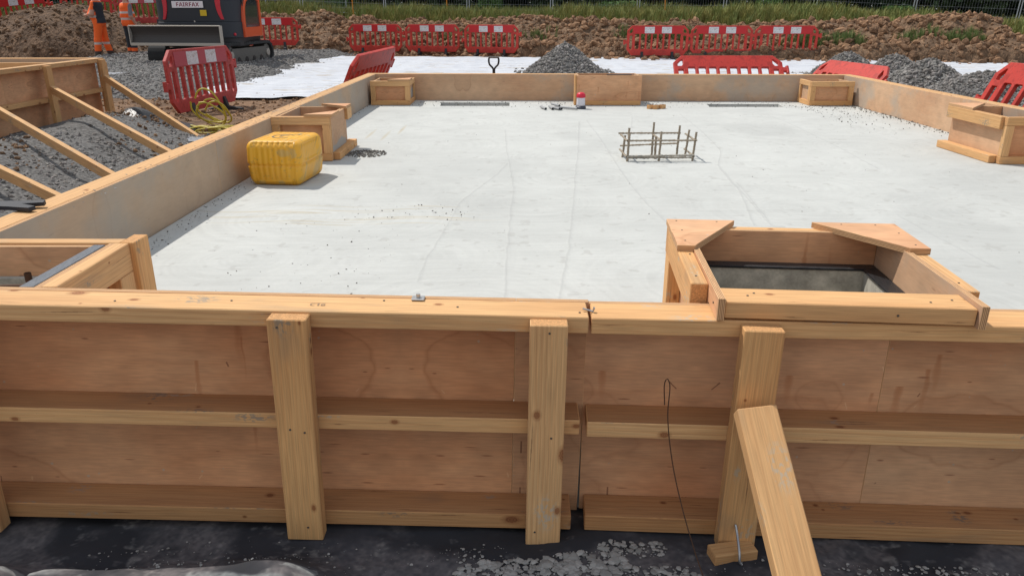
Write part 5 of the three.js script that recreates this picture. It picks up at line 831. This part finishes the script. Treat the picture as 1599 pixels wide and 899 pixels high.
{
  const X = [-19.0, -15.5, -12.05, -8.62, -5.22, -1.80, 1.62, 5.17, 8.70, 12.34, 15.96, 19.58, 23.1];
  for (let i = 0; i < X.length - 1; i++) fencePanel('grey wire mesh fence panel standing in the grass behind the bund', [X[i], -33 + (X[i] > 12 ? (X[i] - 12) * 0.25 : 0)], [X[i + 1], -33 + (X[i + 1] > 12 ? (X[i + 1] - 12) * 0.25 : 0)], 'fence panels along the field');
  fencePanel('grey wire mesh fence panel set askew before the tall green shrub', [-10.4, -33.9], [-6.98, -34.1]);
}
[[-6.35, -32.2], [-2.55, -31.8], [6.0, -31.5]].forEach(([x, z]) => { const s = mesh('marker_stake', new THREE.CylinderGeometry(0.022, 0.016, 1.1, 6).translate(0, 0.5, 0), MS({ color: lin(0.65, 0.25, 0.03), roughness: 0.7 })); s.position.set(x, groundH(x, z) - 0.1, z); s.rotation.z = 0.03; tag(s, 'thin orange marker stake in the grass before the fence', 'stake', 'orange marker stakes'); });

// ================================================================ PLANTS
const leafMat = (r, g, b) => new THREE.MeshPhysicalMaterial({ color: lin(r, g, b), roughness: 0.85, side: THREE.DoubleSide, transmission: 0.0 });
function leafCloud(n, r, shape, size) { // many small bent leaves spread through a volume
  const pos = [], idx = []; const v = new THREE.Vector3(), a = new THREE.Vector3(), b = new THREE.Vector3();
  for (let i = 0; i < n; i++) { const c = shape(r); a.set(r() - 0.5, r() - 0.5, r() - 0.5).normalize(); v.set(r() - 0.5, r() - 0.5, r() - 0.5); b.crossVectors(a, v).normalize(); const s = size * (0.6 + 0.8 * r()); const k = pos.length / 3; pos.push(c[0] - a.x * s, c[1] - a.y * s, c[2] - a.z * s, c[0] + b.x * s * 0.45, c[1] + b.y * s * 0.45, c[2] + b.z * s * 0.45, c[0] + a.x * s, c[1] + a.y * s, c[2] + a.z * s, c[0] - b.x * s * 0.45, c[1] - b.y * s * 0.45, c[2] - b.z * s * 0.45); idx.push(k, k + 1, k + 2, k, k + 2, k + 3); }
  const g = new THREE.BufferGeometry(); g.setAttribute('position', new THREE.Float32BufferAttribute(pos, 3)); g.setIndex(idx); g.computeVertexNormals(); return g;
}
const trunkGeo = (() => { const p = [tube([[0, -0.2, 0], [0.05, 1.5, 0], [-0.05, 3.5, 0.1], [0.1, 6, 0]], 0.16, 20, 8)]; const r = rng(5); for (let i = 0; i < 9; i++) { const a = i * 2.4, y = 0.8 + i * 0.5, l = 1.4 + r(); p.push(tube([[0, y, 0], [Math.cos(a) * l * 0.5, y + 0.4, Math.sin(a) * l * 0.5], [Math.cos(a) * l, y + 0.6 + 0.6 * r(), Math.sin(a) * l]], 0.05, 8, 5)); } return MG(p); })();
const crowns = [301, 302, 303].map((s) => { const r = rng(s), clumps = []; for (let i = 0; i < 62; i++) { const y = 0.15 + 7.3 * r(), q = 2.5 * Math.sqrt(r()) * (y > 5 ? 1 - (y - 5) / 3.4 : 1), a = r() * 6.3; clumps.push([q * Math.cos(a), y, q * Math.sin(a), 0.55 + 0.5 * r()]); } return leafCloud(15000, r, (rr) => { const c = clumps[Math.floor(rr() * clumps.length)], a = rr() * 6.3, u = rr() * 2 - 1, q = c[3] * Math.cbrt(0.25 + 0.75 * rr()), w = Math.sqrt(1 - u * u); return [c[0] + q * w * Math.cos(a), Math.max(0.02, c[1] + q * u * 0.8), c[2] + q * w * Math.sin(a)]; }, 0.13); });
const bark = MS({ color: lin(0.07, 0.055, 0.04), roughness: 0.95 }), crownMats = [leafMat(0.030, 0.055, 0.018), leafMat(0.024, 0.048, 0.018), leafMat(0.038, 0.062, 0.020)];
{
  const r = rng(77); let i = 0;
  for (let x = -40; x < 40; x += 3.1) { const z = -38.6 - 2.2 * r() + (x > 14 ? (x - 14) * 0.12 : 0), t = thing('hedgerow_tree', 'dark leafy tree in the shady hedgerow behind the mesh fence', 'tree', [x + r(), groundH(x, z), z], r() * 6.3, 'trees of the hedgerow'); mesh('trunk', trunkGeo, bark, t); mesh('crown', crowns[i % 3], crownMats[(i * 2 + 1) % 3], t); t.scale.setScalar(0.9 + 0.3 * r()); i++; }
  for (let x = -42; x < 46; x += 3.3) { const z = -43.5 - 2 * r(), t = thing('hedgerow_tree', 'dark leafy tree in the shady hedgerow behind the mesh fence', 'tree', [x + r(), groundH(x, z), z], r() * 6.3, 'trees of the hedgerow'); mesh('trunk', trunkGeo, bark, t); mesh('crown', crowns[i % 3], crownMats[i % 3], t); t.scale.setScalar(1.1 + 0.3 * r()); i++; }
  for (let x = -44; x < 48; x += 3.0) { const z = -48.5 - 2 * r(), t = thing('hedgerow_tree', 'dark leafy tree in the shady hedgerow behind the mesh fence', 'tree', [x + r(), groundH(x, z) - 0.1, z], r() * 6.3, 'trees of the hedgerow'); mesh('trunk', trunkGeo, bark, t); mesh('crown', crowns[i % 3], crownMats[i % 3], t); t.scale.setScalar(1.2 + 0.3 * r()); i++; }
}
function shrub(label, x, z, w, h, mat, seed, n = 2600) { const s = thing('shrub', label, 'shrub', [x, groundH(x, z), z]); const r = rng(seed); const st = []; for (let i = 0; i < 12; i++) { const a = r() * 6.3, q = w * 0.5 * r(); st.push(tube([[0, 0, 0], [q * 0.4 * Math.cos(a), h * 0.5, q * 0.4 * Math.sin(a)], [q * Math.cos(a), h * (0.8 + 0.2 * r()), q * Math.sin(a)]], 0.012, 6, 4)); } mesh('stems', MG(st), bark, s); mesh('foliage', leafCloud(n, r, (q) => { const a = q() * 6.3, y = h * q(), d = w * 0.5 * Math.sqrt(q()) * (0.55 + 0.45 * Math.sin(y / h * 2.8)); return [d * Math.cos(a), y, d * Math.sin(a)]; }, 0.055), mat, s); return s; }
const brightLeaf = leafMat(0.10, 0.20, 0.045), midLeaf = leafMat(0.085, 0.16, 0.04);
shrub('tall bright green shrub behind the askew fence panel', -8.1, -35.0, 2.2, 1.9, brightLeaf, 401, 5200);
shrub('bright green bush behind the fence above the leaning red barrier', 10.9, -34.2, 1.2, 1.0, brightLeaf, 402);
shrub('green bush at the fence above the weedy part of the bund', 15.2, -31.8, 1.5, 0.75, midLeaf, 403);
shrub('small green bush at the fence above the three linked barriers', -0.9, -34.0, 1.1, 0.9, midLeaf, 404);
shrub('green bush growing behind the grey gravel cone and the bund', 4.6, -34.1, 2.2, 0.7, midLeaf, 405);
// grass on the field and weeds on the bund
const tuft = (() => { const r = rng(8), pos = [], idx = []; for (let i = 0; i < 11; i++) { const a = r() * 6.3, l = 0.20 + 0.32 * r(), w = 0.008, bx = 0.05 * (r() - 0.5), bz = 0.05 * (r() - 0.5), lx = Math.cos(a) * l * 0.35, lz = Math.sin(a) * l * 0.35, px = -Math.sin(a) * w, pz = Math.cos(a) * w, k = pos.length / 3; pos.push(bx - px, 0, bz - pz, bx + px, 0, bz + pz, bx + lx * 0.4 + px, l * 0.65, bz + lz * 0.4 + pz, bx + lx * 0.4 - px, l * 0.65, bz + lz * 0.4 - pz, bx + lx, l, bz + lz); idx.push(k, k + 1, k + 2, k, k + 2, k + 3, k + 3, k + 2, k + 4); } const g = new THREE.BufferGeometry(); g.setAttribute('position', new THREE.Float32BufferAttribute(pos, 3)); g.setIndex(idx); g.computeVertexNormals(); return g; })();
{
  const it = [], r = rng(88); for (let i = 0; i < 26000; i++) { const x = -24 + 50 * r(), z = zFront(x) - 3.1 - 8 * r() ** 1.3, pt = fbm(x * 0.45 + 9, z * 0.6, 4), s = 0.35 + 1.5 * pt * (0.5 + 0.9 * r()); if (pt < 0.40 && r() > 0.25) continue; it.push([x, groundH(x, z) - 0.02, z, s, [0.2 * (r() - 0.5), r() * 6.3, 0.2 * (r() - 0.5)]]); }
  scatter('grass', tuft, leafMat(0.21, 0.24, 0.085), it, scene, () => { const k = 0.75 + 0.5 * R(); return lin(k * (0.85 + 0.5 * R()), k, k * 0.8); }).userData.label = 'rough green grass strip between the bund and the trees';
  const w = []; for (const [cx, d0, sx, n] of [[4.2, 1.3, 1.0, 240], [5.6, 1.4, 0.9, 180], [9.0, 1.0, 0.9, 260], [10.1, 1.0, 0.9, 220], [13.3, 1.1, 0.7, 240], [12.2, 1.2, 0.7, 120], [1.0, 1.2, 0.8, 70], [-1.8, 1.2, 0.9, 60]]) for (let i = 0; i < n; i++) { const x = cx + sx * (r() + r() - 1), z = zFront(x) - d0 - 0.5 * (r() - 0.5); w.push([x, Math.max(groundH(x, z), bundH(x, z)) - 0.02, z, 0.45 + 0.4 * r(), [0.3 * (r() - 0.5), r() * 6.3, 0.3 * (r() - 0.5)]]); }
  scatter('bund_weeds', tuft, leafMat(0.13, 0.18, 0.05), w.filter((_, i) => i % 5 < 2)).userData.label = 'patches of green weeds on the face of the bund';
  const fl = []; for (let i = 0; i < 240; i++) { const x = -6 + 24 * r(), z = -33.5 - 2 * r(), s = 0.018 + 0.02 * r(); fl.push([x, groundH(x, z) + 0.45 + 0.6 * r(), z, [s, s * 0.5, s]]); }
  scatter('meadow_flower_foliage', stoneGeo(90, 0.6), MS({ color: lin(0.6, 0.6, 0.55), roughness: 0.9 }), fl.slice(0, 90)).userData.label = 'sparse white flower heads among the tall grass';
}

scene.traverse((o) => { if (o.isMesh && o.name !== 'sky') { o.castShadow = true; o.receiveShadow = true; } });
renderer.render(scene, camera);
